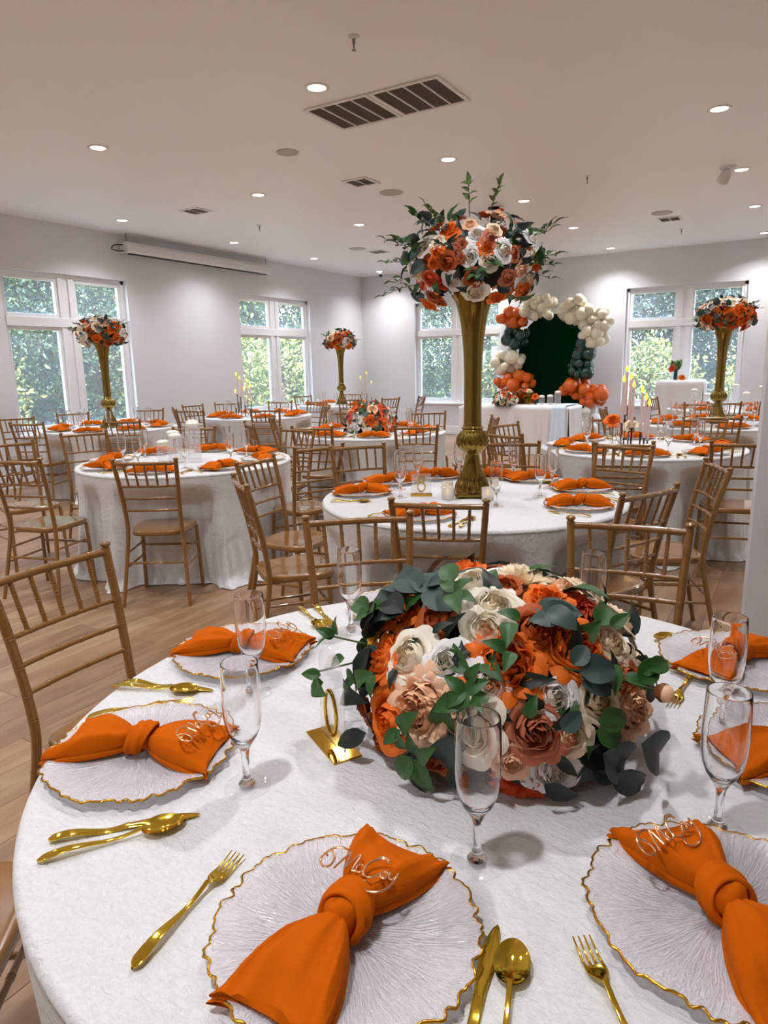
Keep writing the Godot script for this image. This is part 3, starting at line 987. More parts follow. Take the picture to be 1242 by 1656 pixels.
# ------------------------------------------------------------------ outdoors
func build_outdoors() -> void:
	var gd := MB.new()
	span(gd, Vector3(-60, -1.2, -70), Vector3(30, -0.9, 30))
	struct_mesh("ground", gd, M.soil)
	# a clump of leaves, copied all over each crown
	var clump := MB.new()
	var r := RandomNumberGenerator.new()
	r.seed = 8
	for k in 18:
		var d := Vector3(r.randf_range(-1, 1), r.randf_range(-1, 1), r.randf_range(-1, 1)).normalized()
		var c := d * r.randf_range(0.1, 0.75)
		var x := d.cross(Vector3(r.randf_range(-1, 1), 1, r.randf_range(-1, 1))).normalized()
		var y := (d * 0.8 + Vector3(0, -0.5, 0) + x.cross(d) * 0.6).normalized()
		var l := r.randf_range(0.15, 0.27)
		var nn := x.cross(y).normalized() * 0.04
		var i := clump.add(c); clump.add(c + y * l * 0.5 + x * l * 0.26 + nn); clump.add(c + y * l); clump.add(c + y * l * 0.5 - x * l * 0.26 + nn)
		clump.tri(i, i + 1, i + 2); clump.tri(i, i + 2, i + 3)
	var meshes := {}
	for k in ["tree_a", "tree_b", "tree_c"]: meshes[k] = clump.mesh(M[k])
	# [x, z, height, spread, material, label]
	var list := [
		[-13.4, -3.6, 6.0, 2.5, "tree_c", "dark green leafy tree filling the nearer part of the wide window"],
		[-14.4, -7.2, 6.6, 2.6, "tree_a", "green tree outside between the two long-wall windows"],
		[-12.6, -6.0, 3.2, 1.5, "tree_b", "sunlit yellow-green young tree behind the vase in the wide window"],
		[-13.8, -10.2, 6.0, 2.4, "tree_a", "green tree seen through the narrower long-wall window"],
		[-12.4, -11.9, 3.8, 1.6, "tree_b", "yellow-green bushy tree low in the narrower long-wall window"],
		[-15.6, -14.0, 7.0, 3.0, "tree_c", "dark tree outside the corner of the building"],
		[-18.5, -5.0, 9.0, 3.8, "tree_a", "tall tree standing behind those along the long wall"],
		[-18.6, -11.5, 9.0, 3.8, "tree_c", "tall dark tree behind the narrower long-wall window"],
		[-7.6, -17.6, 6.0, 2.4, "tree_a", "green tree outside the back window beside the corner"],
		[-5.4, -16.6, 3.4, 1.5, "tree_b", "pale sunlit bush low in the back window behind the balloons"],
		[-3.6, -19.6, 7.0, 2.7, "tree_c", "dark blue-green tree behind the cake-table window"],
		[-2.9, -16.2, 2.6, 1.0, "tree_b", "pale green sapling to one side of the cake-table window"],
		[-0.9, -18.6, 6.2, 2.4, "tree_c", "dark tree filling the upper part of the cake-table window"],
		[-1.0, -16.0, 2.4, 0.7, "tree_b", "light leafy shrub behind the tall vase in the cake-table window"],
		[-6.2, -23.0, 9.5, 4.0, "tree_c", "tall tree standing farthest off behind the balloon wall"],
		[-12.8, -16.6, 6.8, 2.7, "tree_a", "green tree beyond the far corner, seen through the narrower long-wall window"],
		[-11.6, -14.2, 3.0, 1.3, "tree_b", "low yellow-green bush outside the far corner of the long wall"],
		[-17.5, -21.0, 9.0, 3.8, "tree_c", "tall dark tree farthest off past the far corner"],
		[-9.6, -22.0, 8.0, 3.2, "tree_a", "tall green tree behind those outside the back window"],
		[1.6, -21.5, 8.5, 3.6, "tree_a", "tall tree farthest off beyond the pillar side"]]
	for d in list:
		var o := root("tree", Vector3(d[0], -0.9, d[1]))
		tag(o, d[5], "tree", "trees outside the windows")
		var tk := MB.new()
		var hh: float = d[2]
		var sp: float = d[3]
		tk.tube(curve([Vector3.ZERO, Vector3(0.1, hh * 0.3, 0.05), Vector3(-0.05, hh * 0.75, 0.1)], 6), radii(7, 0.05 + hh * 0.02, 0.04), 8)
		for b in 4:
			var e := Vector3(cos(b * 1.7) * sp * 0.5, hh * (0.5 + 0.1 * b), sin(b * 1.7) * sp * 0.5)
			tk.tube(pts([Vector3(0.05, hh * (0.28 + 0.08 * b), 0.05), e]), radii(2, 0.05, 0.02), 6)
		part("trunk", tk.mesh(M.bark), o)
		var mm := MultiMesh.new()
		mm.transform_format = MultiMesh.TRANSFORM_3D
		mm.use_colors = true
		mm.mesh = meshes[d[4]]
		var count := int(150.0 * sp * hh)
		mm.instance_count = count
		for i in count:
			var q := Vector3(r.randf_range(-1, 1), r.randf_range(-1, 1), r.randf_range(-1, 1))
			while q.length() > 1.0: q = Vector3(r.randf_range(-1, 1), r.randf_range(-1, 1), r.randf_range(-1, 1))
			q = q.normalized() * pow(q.length(), 0.45)
			var c := Vector3(q.x * sp, hh * 0.53 + q.y * hh * 0.5, q.z * sp)
			var bs := Basis.from_euler(Vector3(r.randf() * TAU, r.randf() * TAU, r.randf() * TAU)).scaled(Vector3.ONE * r.randf_range(0.3, 0.55))
			mm.set_instance_transform(i, Transform3D(bs, c))
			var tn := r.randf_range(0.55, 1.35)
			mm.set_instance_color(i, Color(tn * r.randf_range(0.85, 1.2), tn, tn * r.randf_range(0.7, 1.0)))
		var mi := MultiMeshInstance3D.new()
		mi.name = "foliage"
		mi.multimesh = mm
		mi.set_meta("kind", "stuff")
		o.add_child(mi)

# ------------------------------------------------------------------ ceiling fittings
func build_ceiling_fittings() -> void:
	var ring := MB.new()
	ring.lathe([Vector2(0.088, 0.0), Vector2(0.088, -0.004), Vector2(0.072, -0.008), Vector2(0.062, -0.004), Vector2(0.06, 0.004)].map(func(p): return Vector2(p.x, p.y)), 28)
	var rm := ring.mesh(M.white_plastic)
	var lens := MB.new()
	lens.lathe([Vector2(0.0, -0.006), Vector2(0.045, -0.0045), Vector2(0.063, 0.0)], 24)
	var lm := lens.mesh(M.lamp_lens)
	var rows := {-12.43: "by the back wall", -10.25: "second from back wall", -8.25: "third from back wall", -6.23: "fourth from back wall", -4.2: "fifth from back wall", -2.15: "sixth from back wall", -0.1: "seventh from back wall", 1.9: "eighth from back wall"}
	var cols := {-7.58: "along the window wall", -5.33: "second from window wall", -3.03: "third from window wall", -0.76: "fourth from window wall", 1.5: "fifth from window wall"}
	for x in cols:
		for z in rows:
			if x > 1.0 and z > -5.0: continue
			var o := root("recessed_light", Vector3(x, CEIL, z))
			tag(o, "recessed ceiling lamp, row %s, %s" % [cols[x], rows[z]], "ceiling light", "recessed lamps in the ceiling")
			part("trim_ring", rm, o)
			part("lamp_lens", lm, o, Vector3(0, -0.002, 0))
			var l := SpotLight3D.new()
			l.name = "lamp_glow"
			l.light_color = Color(0.985, 0.985, 1.0)
			l.light_energy = LAMP
			l.spot_angle = 68.0
			l.spot_angle_attenuation = 1.0
			l.spot_range = 20.0
			l.spot_attenuation = 2.0
			l.light_size = 0.06
			l.shadow_enabled = true
			l.position = Vector3(0, -0.02, 0)
			l.rotation.x = -PI / 2
			o.add_child(l)
	# the big return-air grille: two framed halves of four filter strips
	var g := root("return_air_grille", Vector3(-2.805, CEIL, -4.735))
	tag(g, "large white double return-air grille with eight brown filter strips", "ceiling vent")
	for s in [-1.0, 1.0]:
		var fr := MB.new()
		var cx: float = s * 0.279
		span(fr, Vector3(cx - 0.276, -0.012, -0.265), Vector3(cx + 0.276, 0.0, -0.235), 0.003)
		span(fr, Vector3(cx - 0.276, -0.012, 0.235), Vector3(cx + 0.276, 0.0, 0.265), 0.003)
		for i in 5:
			var wd := 0.03 if i in [0, 4] else 0.012
			var x := cx - 0.261 + i * 0.1305
			span(fr, Vector3(x - wd * 0.5, -0.012, -0.235), Vector3(x + wd * 0.5, 0.0, 0.235), 0.002)
		part("grille_frame", fr.mesh(M.white_plastic), g)
		for i in 4:
			var f := MB.new()
			var x := cx - 0.261 + (i + 0.5) * 0.1305
			span(f, Vector3(x - 0.058, -0.003, -0.235), Vector3(x + 0.058, 0.0, 0.235))
			for j in 26:
				f.box(Vector3(x, -0.005, -0.226 + j * 0.018), Vector3(0.114, 0.0012, 0.011), 0.0, Transform3D.IDENTITY)
			part("filter_panel", f.mesh(M.filter), g)
	var k := 0
	var where := ["above the low rose centrepiece table", "above the window-wall side of the room", "above the tall-vase table by the cake-table window", "above the far corner"]
	for p in [Vector2(-4.12, -6.43), Vector2(-6.45, -6.39), Vector2(-1.78, -10.43), Vector2(-6.3, -10.32)]:
		var o := root("supply_vent", Vector3(p.x, CEIL, p.y))
		tag(o, "small square white supply vent " + where[k], "ceiling vent", "small ceiling vents")
		var fr := MB.new()
		for s in [-1.0, 1.0]:
			span(fr, Vector3(s * 0.15, -0.01, -0.15), Vector3(s * 0.115, 0, 0.15), 0.003)
			span(fr, Vector3(-0.115, -0.01, s * 0.15), Vector3(0.115, 0, s * 0.115), 0.003)
		span(fr, Vector3(-0.008, -0.01, -0.115), Vector3(0.008, 0, 0.115), 0.002)
		part("vent_frame", fr.mesh(M.white_plastic), o)
		for s in [-1.0, 1.0]:
			for j in 6:
				var b := MB.new()
				b.box(Vector3.ZERO, Vector3(0.104, 0.0016, 0.03), 0.0, Transform3D(Basis(Vector3.RIGHT, 0.5), Vector3(s * 0.061, -0.006, -0.095 + j * 0.038)))
				part("louver", b.mesh(M.louver), o)
		k += 1
	k = 0
	where = ["nearest the big return-air grille", "beside the middle supply vent", "beside the vent over the cake-table side", "over the far corner of the room", "behind the tall centrepiece, by the projector"]
	for p in [Vector3(-4.1, 0.1, -5.21), Vector3(-4.09, 0.13, -6.99), Vector3(-1.8, 0.13, -9.95), Vector3(-6.41, 0.13, -9.85), Vector3(-4.06, 0.13, -8.6)]:
		var o := root("ceiling_speaker", Vector3(p.x, CEIL, p.z))
		tag(o, "round grey ceiling speaker grille " + where[k], "speaker", "round speakers in the ceiling")
		var a := MB.new()
		a.lathe([Vector2(0.0, -0.007), Vector2(p.y * 0.88, -0.006), Vector2(p.y * 0.9, -0.004)], 36)
		part("speaker_grille", a.mesh(M.speaker_mesh), o)
		var b := MB.new()
		b.lathe([Vector2(p.y * 0.9, -0.006), Vector2(p.y * 0.95, -0.009), Vector2(p.y, -0.005), Vector2(p.y, 0.0)], 36)
		part("speaker_ring", b.mesh(M.speaker_mesh), o)
		k += 1
	k = 0
	where = ["between the near lamp and the big grille", "in front of the emergency light", "above the window-wall tables", "close to the back wall"]
	for p in [Vector2(-2.41, -3.72), Vector2(-2.11, -7.56), Vector2(-6.41, -7.48), Vector2(-1.76, -11.3)]:
		var o := root("fire_sprinkler", Vector3(p.x, CEIL, p.y))
		tag(o, "small pendant sprinkler head in the ceiling " + where[k], "sprinkler", "ceiling sprinklers")
		var a := MB.new()
		a.lathe([Vector2(0.0, -0.014), Vector2(0.012, -0.014), Vector2(0.032, -0.008), Vector2(0.036, 0.0)], 20)
		part("escutcheon", a.mesh(M.white_plastic), o)
		var b := MB.new()
		b.lathe([Vector2(0.0, -0.075), Vector2(0.012, -0.075), Vector2(0.013, -0.072), Vector2(0.004, -0.07), Vector2(0.005, -0.045), Vector2(0.009, -0.04), Vector2(0.009, -0.012)], 12)
		part("sprinkler_head", b.mesh(M.steel), o)
		k += 1
	var em := root("emergency_light", Vector3(-0.86, CEIL, -8.06))
	tag(em, "white swivelling emergency light head beside a recessed lamp", "emergency light")
	var eb := MB.new()
	eb.lathe([Vector2(0.0, -0.03), Vector2(0.06, -0.03), Vector2(0.075, -0.02), Vector2(0.078, 0.0)], 24)
	part("mount_plate", eb.mesh(M.white_plastic), em)
	var eh := MB.new()
	eh.lathe([Vector2(0.0, -0.07), Vector2(0.045, -0.07), Vector2(0.055, -0.062), Vector2(0.055, -0.02), Vector2(0.045, 0.03), Vector2(0.02, 0.06), Vector2(0.0, 0.062)], 20)
	var ehp := part("lamp_head", eh.mesh(M.white_plastic), em, Vector3(-0.02, -0.085, 0.03))
	ehp.rotation = Vector3(0.6, 0, -0.5)
	var dm := root("security_camera", Vector3(-7.62, CEIL, -12.55))
	tag(dm, "small white dome camera with black eye in the ceiling corner", "camera")
	var da := MB.new()
	da.lathe([Vector2(0.0, -0.05), Vector2(0.05, -0.045), Vector2(0.062, 0.0)], 20)
	part("housing", da.mesh(M.white_plastic), dm)
	var db := MB.new()
	db.ball(Vector3(0, -0.055, 0), Vector3(0.04, 0.04, 0.04), 16, 10)
	part("lens_dome", db.mesh(M.black_metal), dm)
	# projector on its pole
	var pj := root("projector", Vector3(-3.46, CEIL, -8.37))
	tag(pj, "white ceiling projector with black mount, red cap and loose cables", "projector")
	var pa := MB.new()
	pa.lathe([Vector2(0.0, -0.02), Vector2(0.07, -0.02), Vector2(0.07, 0.0)], 20)
	span(pa, Vector3(-0.03, -0.3, -0.03), Vector3(0.03, -0.02, 0.03), 0.004)
	part("mount", pa.mesh(M.black_metal), pj)
	var pb := MB.new()
	span(pb, Vector3(-0.17, -0.42, -0.13), Vector3(0.17, -0.3, 0.13), 0.02)
	part("projector_body", pb.mesh(M.white_plastic), pj)
	var pr := MB.new()
	pr.lathe([Vector2(0.0, -0.14), Vector2(0.05, -0.14), Vector2(0.06, -0.1), Vector2(0.05, -0.03), Vector2(0.0, -0.02)], 18, Vector3(0.085, 0, 0))
	part("red_cap", pr.mesh(M.red_plastic), pj)
	var pc := MB.new()
	for i in 3:
		pc.tube(curve([Vector3(0.02 * i, -0.05, 0.04), Vector3(0.12 + 0.04 * i, -0.15 - 0.04 * i, 0.1), Vector3(-0.1 + 0.08 * i, -0.25, 0.12), Vector3(0.03, -0.33, 0.13)], 14), radii(15, 0.006), 6)
	part("cable", pc.mesh(M.black_metal), pj)
	# rolled-up projection screen on the long wall
	var sc := root("projection_screen", Vector3(WX, 3.09, -8.28))
	tag(sc, "long white rolled-up projection screen case on the window wall", "projection screen")
	var sa := MB.new()
	var prof := [Vector2(0.0, -0.07), Vector2(0.13, -0.07), Vector2(0.155, -0.045), Vector2(0.155, 0.03), Vector2(0.12, 0.075), Vector2(0.0, 0.075)]
	for i in prof.size():
		var a: Vector2 = prof[i]
		var b: Vector2 = prof[(i + 1) % prof.size()]
		sa.quad(Vector3(0.06 + a.x, a.y, -1.52), Vector3(0.06 + b.x, b.y, -1.52), Vector3(0.06 + b.x, b.y, 1.52), Vector3(0.06 + a.x, a.y, 1.52))
	for s in [-1.0, 1.0]:
		for i in range(1, prof.size() - 1):
			var a := Vector3(0.06 + prof[0].x, prof[0].y, s * 1.52)
			var b := Vector3(0.06 + prof[i].x, prof[i].y, s * 1.52)
			var c := Vector3(0.06 + prof[i + 1].x, prof[i + 1].y, s * 1.52)
			var n := sa.add(a); sa.add(b); sa.add(c)
			if s > 0: sa.tri(n, n + 1, n + 2)
			else: sa.tri(n, n + 2, n + 1)
	part("case", sa.mesh(M.white_plastic), sc)
	var sb := MB.new()
	span(sb, Vector3(0.12, -0.084, -1.45), Vector3(0.15, -0.07, 1.45))
	part("screen_bar", sb.mesh(M.black_metal), sc)
	for s in [-1.0, 1.0]:
		var br := MB.new()
		span(br, Vector3(0.0, 0.02, s * 1.46 - 0.02), Vector3(0.13, 0.05, s * 1.46 + 0.02), 0.003)
		br.tube(pts([Vector3(0.13, 0.07, s * 1.46), Vector3(0.13, 0.19, s * 1.46)]), radii(2, 0.006), 8)
		part("hanger", br.mesh(M.steel), sc)
	var cb := MB.new()
	cb.tube(curve([Vector3(0.13, 0.03, 1.53), Vector3(0.1, 0.02, 1.64), Vector3(0.08, -0.03, 1.68), Vector3(0.1, -0.05, 1.6), Vector3(0.14, -0.05, 1.53)], 14), radii(15, 0.008), 7)
	part("power_cable", cb.mesh(M.black_metal), sc)

# ------------------------------------------------------------------ saying where on a table something lies
const SIDES := ["pillar side", "pillar side towards the front", "corner between front and pillar", "front side towards the pillar", "front side", "front side towards the window wall", "corner between front and window wall", "window-wall side towards the front", "window-wall side", "window-wall side towards the back", "corner between back and window wall", "back side towards the window wall", "back side", "back side towards the pillar", "corner between back and pillar", "pillar side towards the back"]
func side(deg: float) -> String:
	return SIDES[posmod(int(round(deg / 22.5)), 16)]

var said := {}
func once(text: String) -> String:     # the same words never twice
	var k: int = said.get(text, 0)
	said[text] = k + 1
	if k == 0: return text
	return text + [", the one farther out", ", the one between", ", the one closest in"][mini(k - 1, 2)]

# id: centre, what tells the table apart, seat angles, how much is laid
var TABLES := {
	"T1": [Vector2(-0.476, -1.088), "the big-rose-dome table"],
	"T2": [Vector2(-1.42, -3.2), "the table numbered eight"],
	"T3": [Vector2(-3.89, -3.58), "the floating-candle table"],
	"T4": [Vector2(-7.05, -5.35), "the wide-window tall-vase table"],
	"T5": [Vector2(-6.65, -7.5), "the window-wall taper-candle table"],
	"T6": [Vector2(-3.79, -5.99), "the small-rose-dome table"],
	"T7": [Vector2(-7.05, -10.2), "the corner tall-vase table"],
	"T9": [Vector2(-1.08, -5.68), "the pillar taper-candle table"],
	"T10": [Vector2(-0.78, -8.05), "the cake-window tall-vase table"],
	"T11": [Vector2(-0.9, -10.55), "the back-wall candle table"]}

func on(p: Vector2, y := TOP) -> Vector3:
	return Vector3(p.x, y, p.y)

func lay_setting(id: String, seat: float, plate: Vector2, napkin_turn: float, flute_at: Variant, cutlery := true, o := {}) -> void:
	var c: Vector2 = TABLES[id][0]
	var at_table: String = TABLES[id][1]
	var sd := side(seat)
	put("charger_plate", on(plate), rnd(0, TAU), once("gold-rimmed glass charger, %s of %s" % [sd, at_table]), "charger plate", "glass chargers with gold rims")
	var kinds := ["napkin_a", "napkin_b", "napkin_c"]
	var nk := put("napkin", on(plate, TOP + 0.0075), 0.0, once("orange knotted napkin, %s of %s" % [sd, at_table]), "napkin", "orange knotted napkins", o.get("kind", kinds[rng.randi() % 3]))
	nk.rotation.y = -deg_to_rad(napkin_turn)
	if flute_at != null:
		put("champagne_flute", on(flute_at), rnd(0, TAU), once("empty champagne flute, %s of %s" % [sd, at_table]), "flute glass", "champagne flutes")
	if cutlery:
		var inward := seat + 180.0
		var lst := [["fork", seat + 18.0, 0.615, rnd(-4, 10)], ["knife", seat - 19.0, 0.625, rnd(-4, 8)], ["spoon", seat - 22.0, 0.63, rnd(-12, 2)]]
		for e in lst:
			if o.has(e[0]) and o[e[0]] == null: continue
			var p: Vector2 = c + Vector2(cos(deg_to_rad(e[1])), sin(deg_to_rad(e[1]))) * e[2]
			var d: float = inward + e[3]
			if o.has(e[0]):
				p = Vector2(o[e[0]][0], o[e[0]][1]); d = o[e[0]][2]
			put(e[0], on(p, TOP + 0.0004), facing(d), once("shiny gold %s, %s of %s" % [e[0], sd, at_table]), e[0], "gold %s" % {"fork": "forks", "knife": "knives", "spoon": "spoons"}[e[0]])

func lay_table(id: String, first: float, seats: int, cutlery: bool, nap := 0.0) -> void:
	var c: Vector2 = TABLES[id][0]
	for i in seats:
		var a := first + 360.0 / seats * i
		var d := Vector2(cos(deg_to_rad(a)), sin(deg_to_rad(a)))
		var f := Vector2(cos(deg_to_rad(a - 21.0)), sin(deg_to_rad(a - 21.0)))
		lay_setting(id, a, c + d * 0.585, a + 90.0 + rnd(-28, 28) + nap, c + f * 0.44, cutlery)

func seat_chair(id: String, x: float, z: float, face: float) -> void:
	var c: Vector2 = TABLES[id][0]
	var a := rad_to_deg(atan2(z - c.y, x - c.x))
	var p := Vector3(x, 0, z) + dirv(face) * 0.272
	put("chiavari_chair", p, facing(face), once("gold bamboo-style chair, %s of %s" % [side(a), TABLES[id][1]]), "chair", "gold chairs round the tables")

# ------------------------------------------------------------------ vases, candles, signs
func make_tall_vase() -> void:
	var t := proto("trumpet_vase")
	var b := MB.new()
	span(b, Vector3(-0.092, 0, -0.092), Vector3(0.092, 0.03, 0.092), 0.014)
	part("plinth", b.mesh(M.brass), t)
	var f := MB.new()
	var prof := []
	for p in curve([Vector3(0.088, 0.028, 0), Vector3(0.086, 0.06, 0), Vector3(0.074, 0.085, 0), Vector3(0.07, 0.1, 0), Vector3(0.058, 0.125, 0), Vector3(0.044, 0.165, 0), Vector3(0.036, 0.2, 0), Vector3(0.034, 0.215, 0)], 40): prof.push_back(Vector2(p.x, p.y))
	f.lathe(prof, 160, Vector3.ZERO, 20, 0.10, 0.03, 0.135)
	part("bell_foot", f.mesh(M.brass), t)
	var k := MB.new()
	prof = []
	for p in curve([Vector3(0.034, 0.213, 0), Vector3(0.04, 0.22, 0), Vector3(0.062, 0.238, 0), Vector3(0.08, 0.265, 0), Vector3(0.082, 0.29, 0), Vector3(0.07, 0.318, 0), Vector3(0.054, 0.335, 0), Vector3(0.05, 0.342, 0)], 40): prof.push_back(Vector2(p.x, p.y))
	k.lathe(prof, 160, Vector3.ZERO, 20, 0.10, 0.262, 0.338)
	part("knop", k.mesh(M.brass), t)
	var s := MB.new()
	prof = []
	for p in curve([Vector3(0.05, 0.342, 0), Vector3(0.056, 0.35, 0), Vector3(0.047, 0.358, 0), Vector3(0.044, 0.4, 0), Vector3(0.044, 0.6, 0), Vector3(0.05, 0.74, 0), Vector3(0.064, 0.86, 0), Vector3(0.084, 0.94, 0), Vector3(0.107, 0.985, 0)], 50): prof.push_back(Vector2(p.x, p.y))
	for p in [Vector2(0.108, 0.988), Vector2(0.104, 0.988), Vector2(0.08, 0.945), Vector2(0.05, 0.80), Vector2(0.0, 0.78)]: prof.push_back(p)
	s.lathe(prof, 64)
	part("trumpet", s.mesh(M.brass), t)

func tall_arrangement(at: Vector3, label: String, seed_: int, lead: bool) -> void:
	var o := root("flower_arrangement", at)
	tag(o, label, "flower arrangement", "flower balls on the trumpet vases")
	var c := MB.new()
	c.ball(Vector3.ZERO, Vector3(0.18, 0.12, 0.18) if lead else Vector3(0.17, 0.12, 0.17), 20, 12)
	part("moss_core", c.mesh(M.core), o)
	var r := RandomNumberGenerator.new()
	r.seed = seed_
	var ax := Vector3(0.33, 0.24, 0.33) if lead else Vector3(0.27, 0.19, 0.27)
	if lead:
		for line in TALL_FLOWERS:
			for s in line.split(", "):
				var w: PackedStringArray = s.split(" ")
				var p := Vector3(float(w[1]), float(w[2]), float(w[3])) * 0.001
				add_flower(o, w[0], p, p / (ax * ax), float(w[4]) * 0.00116, r.randf() * TAU)
		scatter_flowers(o, Vector3.ZERO, ax * 0.97, 46, 0.048, ["Ru", "Rw", "Ri", "Oo", "Rc", "Rk", "Dd", "Pp"], -0.75, seed_, func(p): return p.z > 0.1 and p.y > -0.12, 1.25)
		for i in 60:
			var y := r.randf_range(-0.75, 0.9)
			var a := r.randf() * TAU
			var d := Vector3(sqrt(1.0 - y * y) * cos(a), y, sqrt(1.0 - y * y) * sin(a))
			var q := d * ax * r.randf_range(0.8, 0.97)
			var tg := d.cross(Vector3(r.randf_range(-1, 1), r.randf_range(-1, 1), r.randf_range(-1, 1))).normalized()
			add_leaf(o, ["d", "l", "d", "e", "l"][i % 5], q, q + (tg + d * r.randf_range(0.2, 0.8)).normalized() * r.randf_range(0.06, 0.09), d)
		for i in 22:
			var a := TAU * i / 22.0 + r.randf_range(-0.1, 0.1)
			var up := r.randf_range(-0.5, 0.9)
			var d := Vector3(cos(a), up, sin(a)).normalized()
			sprig(o, d * ax * 0.8, d * ax * r.randf_range(1.12, 1.36), ["l", "d", "e", "l"][i % 4], 2, r.randf_range(0.055, 0.075))
		for p in [Vector3(-0.43, -0.12, 0.12), Vector3(-0.42, 0.04, 0.1), Vector3(0.16, 0.33, 0.06), Vector3(-0.2, 0.28, 0.1), Vector3(0.4, -0.03, 0.0), Vector3(0.0, 0.36, 0.05)]:
			sprig(o, p * 0.6, p, "l" if p.y < 0.2 else "y", 3, 0.05)
	else:
		scatter_flowers(o, Vector3.ZERO, ax, 46, 0.062, ["Ru", "Rw", "Ri", "Ri", "Oo", "Rc", "Dk", "Pp", "Ro"], -0.6, seed_, func(_p): return false, 1.3)
		for i in 12:
			var a := TAU * i / 12.0 + r.randf_range(-0.2, 0.2)
			var d := Vector3(cos(a), r.randf_range(-0.5, 0.8), sin(a)).normalized()
			sprig(o, d * ax * 0.8, d * ax * r.randf_range(1.15, 1.4), ["d", "l", "d"][i % 3], 3, r.randf_range(0.04, 0.055))

func low_arrangement(at: Vector3) -> void:
	var o := root("flower_centrepiece", at)
	tag(o, "large low dome of orange, ivory and rust roses with eucalyptus on the nearest cloth", "flower arrangement")
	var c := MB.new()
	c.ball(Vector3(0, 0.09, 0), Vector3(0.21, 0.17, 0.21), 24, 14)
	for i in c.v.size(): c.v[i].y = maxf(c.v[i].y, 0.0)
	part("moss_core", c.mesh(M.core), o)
	var mid := Vector3(0, 0.10, 0)
	var ax := Vector3(0.26, 0.20, 0.26)
	var r := RandomNumberGenerator.new()
	r.seed = 77
	for line in FRONT_FLOWERS:
		for s in line.split(", "):
			var w: PackedStringArray = s.split(" ")
			var p := Vector3(float(w[1]), maxf(float(w[2]), 22.0), float(w[3])) * 0.001
			var nrm := (p - mid) / (ax * ax)
			nrm = nrm.normalized() + Vector3(r.randf_range(-0.15, 0.15), r.randf_range(0.0, 0.2), r.randf_range(0.05, 0.3))
			add_flower(o, w[0], p, nrm, float(w[4]) * 0.00110, r.randf() * TAU)
	scatter_flowers(o, mid, ax * 0.96, 44, 0.045, ["Ru", "Rw", "Ri", "Oo", "Rc", "Rd", "Dk", "Pp"], -0.35, 5, func(p): return p.z > 0.02 or p.y < 0.02, 1.2)
	for line in FRONT_LEAVES:
		for s in line.split(","):
			var w: PackedStringArray = s.strip_edges().split(" ")
			var a := Vector3(float(w[1]), maxf(float(w[2]), 1.0), float(w[3])) * 0.01
			var b := Vector3(float(w[4]), maxf(float(w[5]), 0.6), float(w[6])) * 0.01
			var d := b - a
			var l := clampf(d.length(), 0.035, {"e": 0.085, "l": 0.058, "d": 0.10}[w[0]])
			if d.length() < 0.01: d = Vector3(0.6, -0.3, 0.7)
			add_leaf(o, w[0], a, a + d.normalized() * l * 1.12, ((a - mid) / (ax * ax)).normalized() + Vector3(0, 0.35, 0.35))
	# dark greens tucked between the blooms
	for i in 70:
		var y := r.randf_range(-0.4, 0.95)
		var an := r.randf() * TAU
		var d := Vector3(sqrt(1.0 - y * y) * cos(an), y, sqrt(1.0 - y * y) * sin(an))
		var at2 := mid + d * ax * r.randf_range(0.82, 0.94)
		if at2.y < 0.02: continue
		var tg := d.cross(Vector3(r.randf_range(-1, 1), r.randf_range(-1, 1), r.randf_range(-1, 1))).normalized()
		var e := at2 + (tg + d * r.randf_range(0.1, 0.5)).normalized() * r.randf_range(0.05, 0.08)
		e.y = maxf(e.y, 0.008)
		add_leaf(o, ["d", "d", "l", "e"][r.randi() % 4], at2, e, d)
	var st := MB.new()
	for e in [[Vector3(0.24, 0.18, 0.09), Vector3(0.292, 0.188, 0.118)], [Vector3(-0.2, 0.14, 0.14), Vector3(-0.28, 0.12, 0.2)], [Vector3(-0.2, 0.17, 0.14), Vector3(-0.27, 0.17, 0.14)], [Vector3(0.13, 0.2, 0.14), Vector3(0.2, 0.21, 0.15)]]:
		st.tube(pts([e[0], e[1]]), radii(2, 0.0018), 6)
	part("stem", st.mesh(M.stem), o)
	var bud := part("bud", make_bud(), o, Vector3(0.292, 0.188, 0.118))
	bud.transform = Transform3D(basis_on(Vector3(1, 0.1, 0.4), 0.0).scaled(Vector3.ONE * 0.021), bud.position)
	var sh := MB.new()
	sh.lathe([Vector2(0.0, -0.1), Vector2(0.45, 0.05), Vector2(0.68, 0.45), Vector2(0.66, 0.7)], 16)
	var shp := part("bud_shell", sh.mesh(M.bud_shell), bud)
	shp.position = Vector3.ZERO

func distant_arrangement(at: Vector3, label: String, ax: Vector3, count: int, size: float, seed_: int) -> void:
	var o := root("flower_centrepiece", at)
	tag(o, label, "flower arrangement")
	var c := MB.new()
	c.ball(Vector3(0, ax.y * 0.45, 0), ax * 0.8, 16, 10)
	for i in c.v.size(): c.v[i].y = maxf(c.v[i].y, 0.0)
	part("moss_core", c.mesh(M.core), o)
	scatter_flowers(o, Vector3(0, ax.y * 0.45, 0), ax, count, size, ["Ru", "Rw", "Ri", "Oo", "Rc", "Rk", "Pp", "Ro"], -0.35, seed_, func(p): return p.y < 0.015, 1.2)

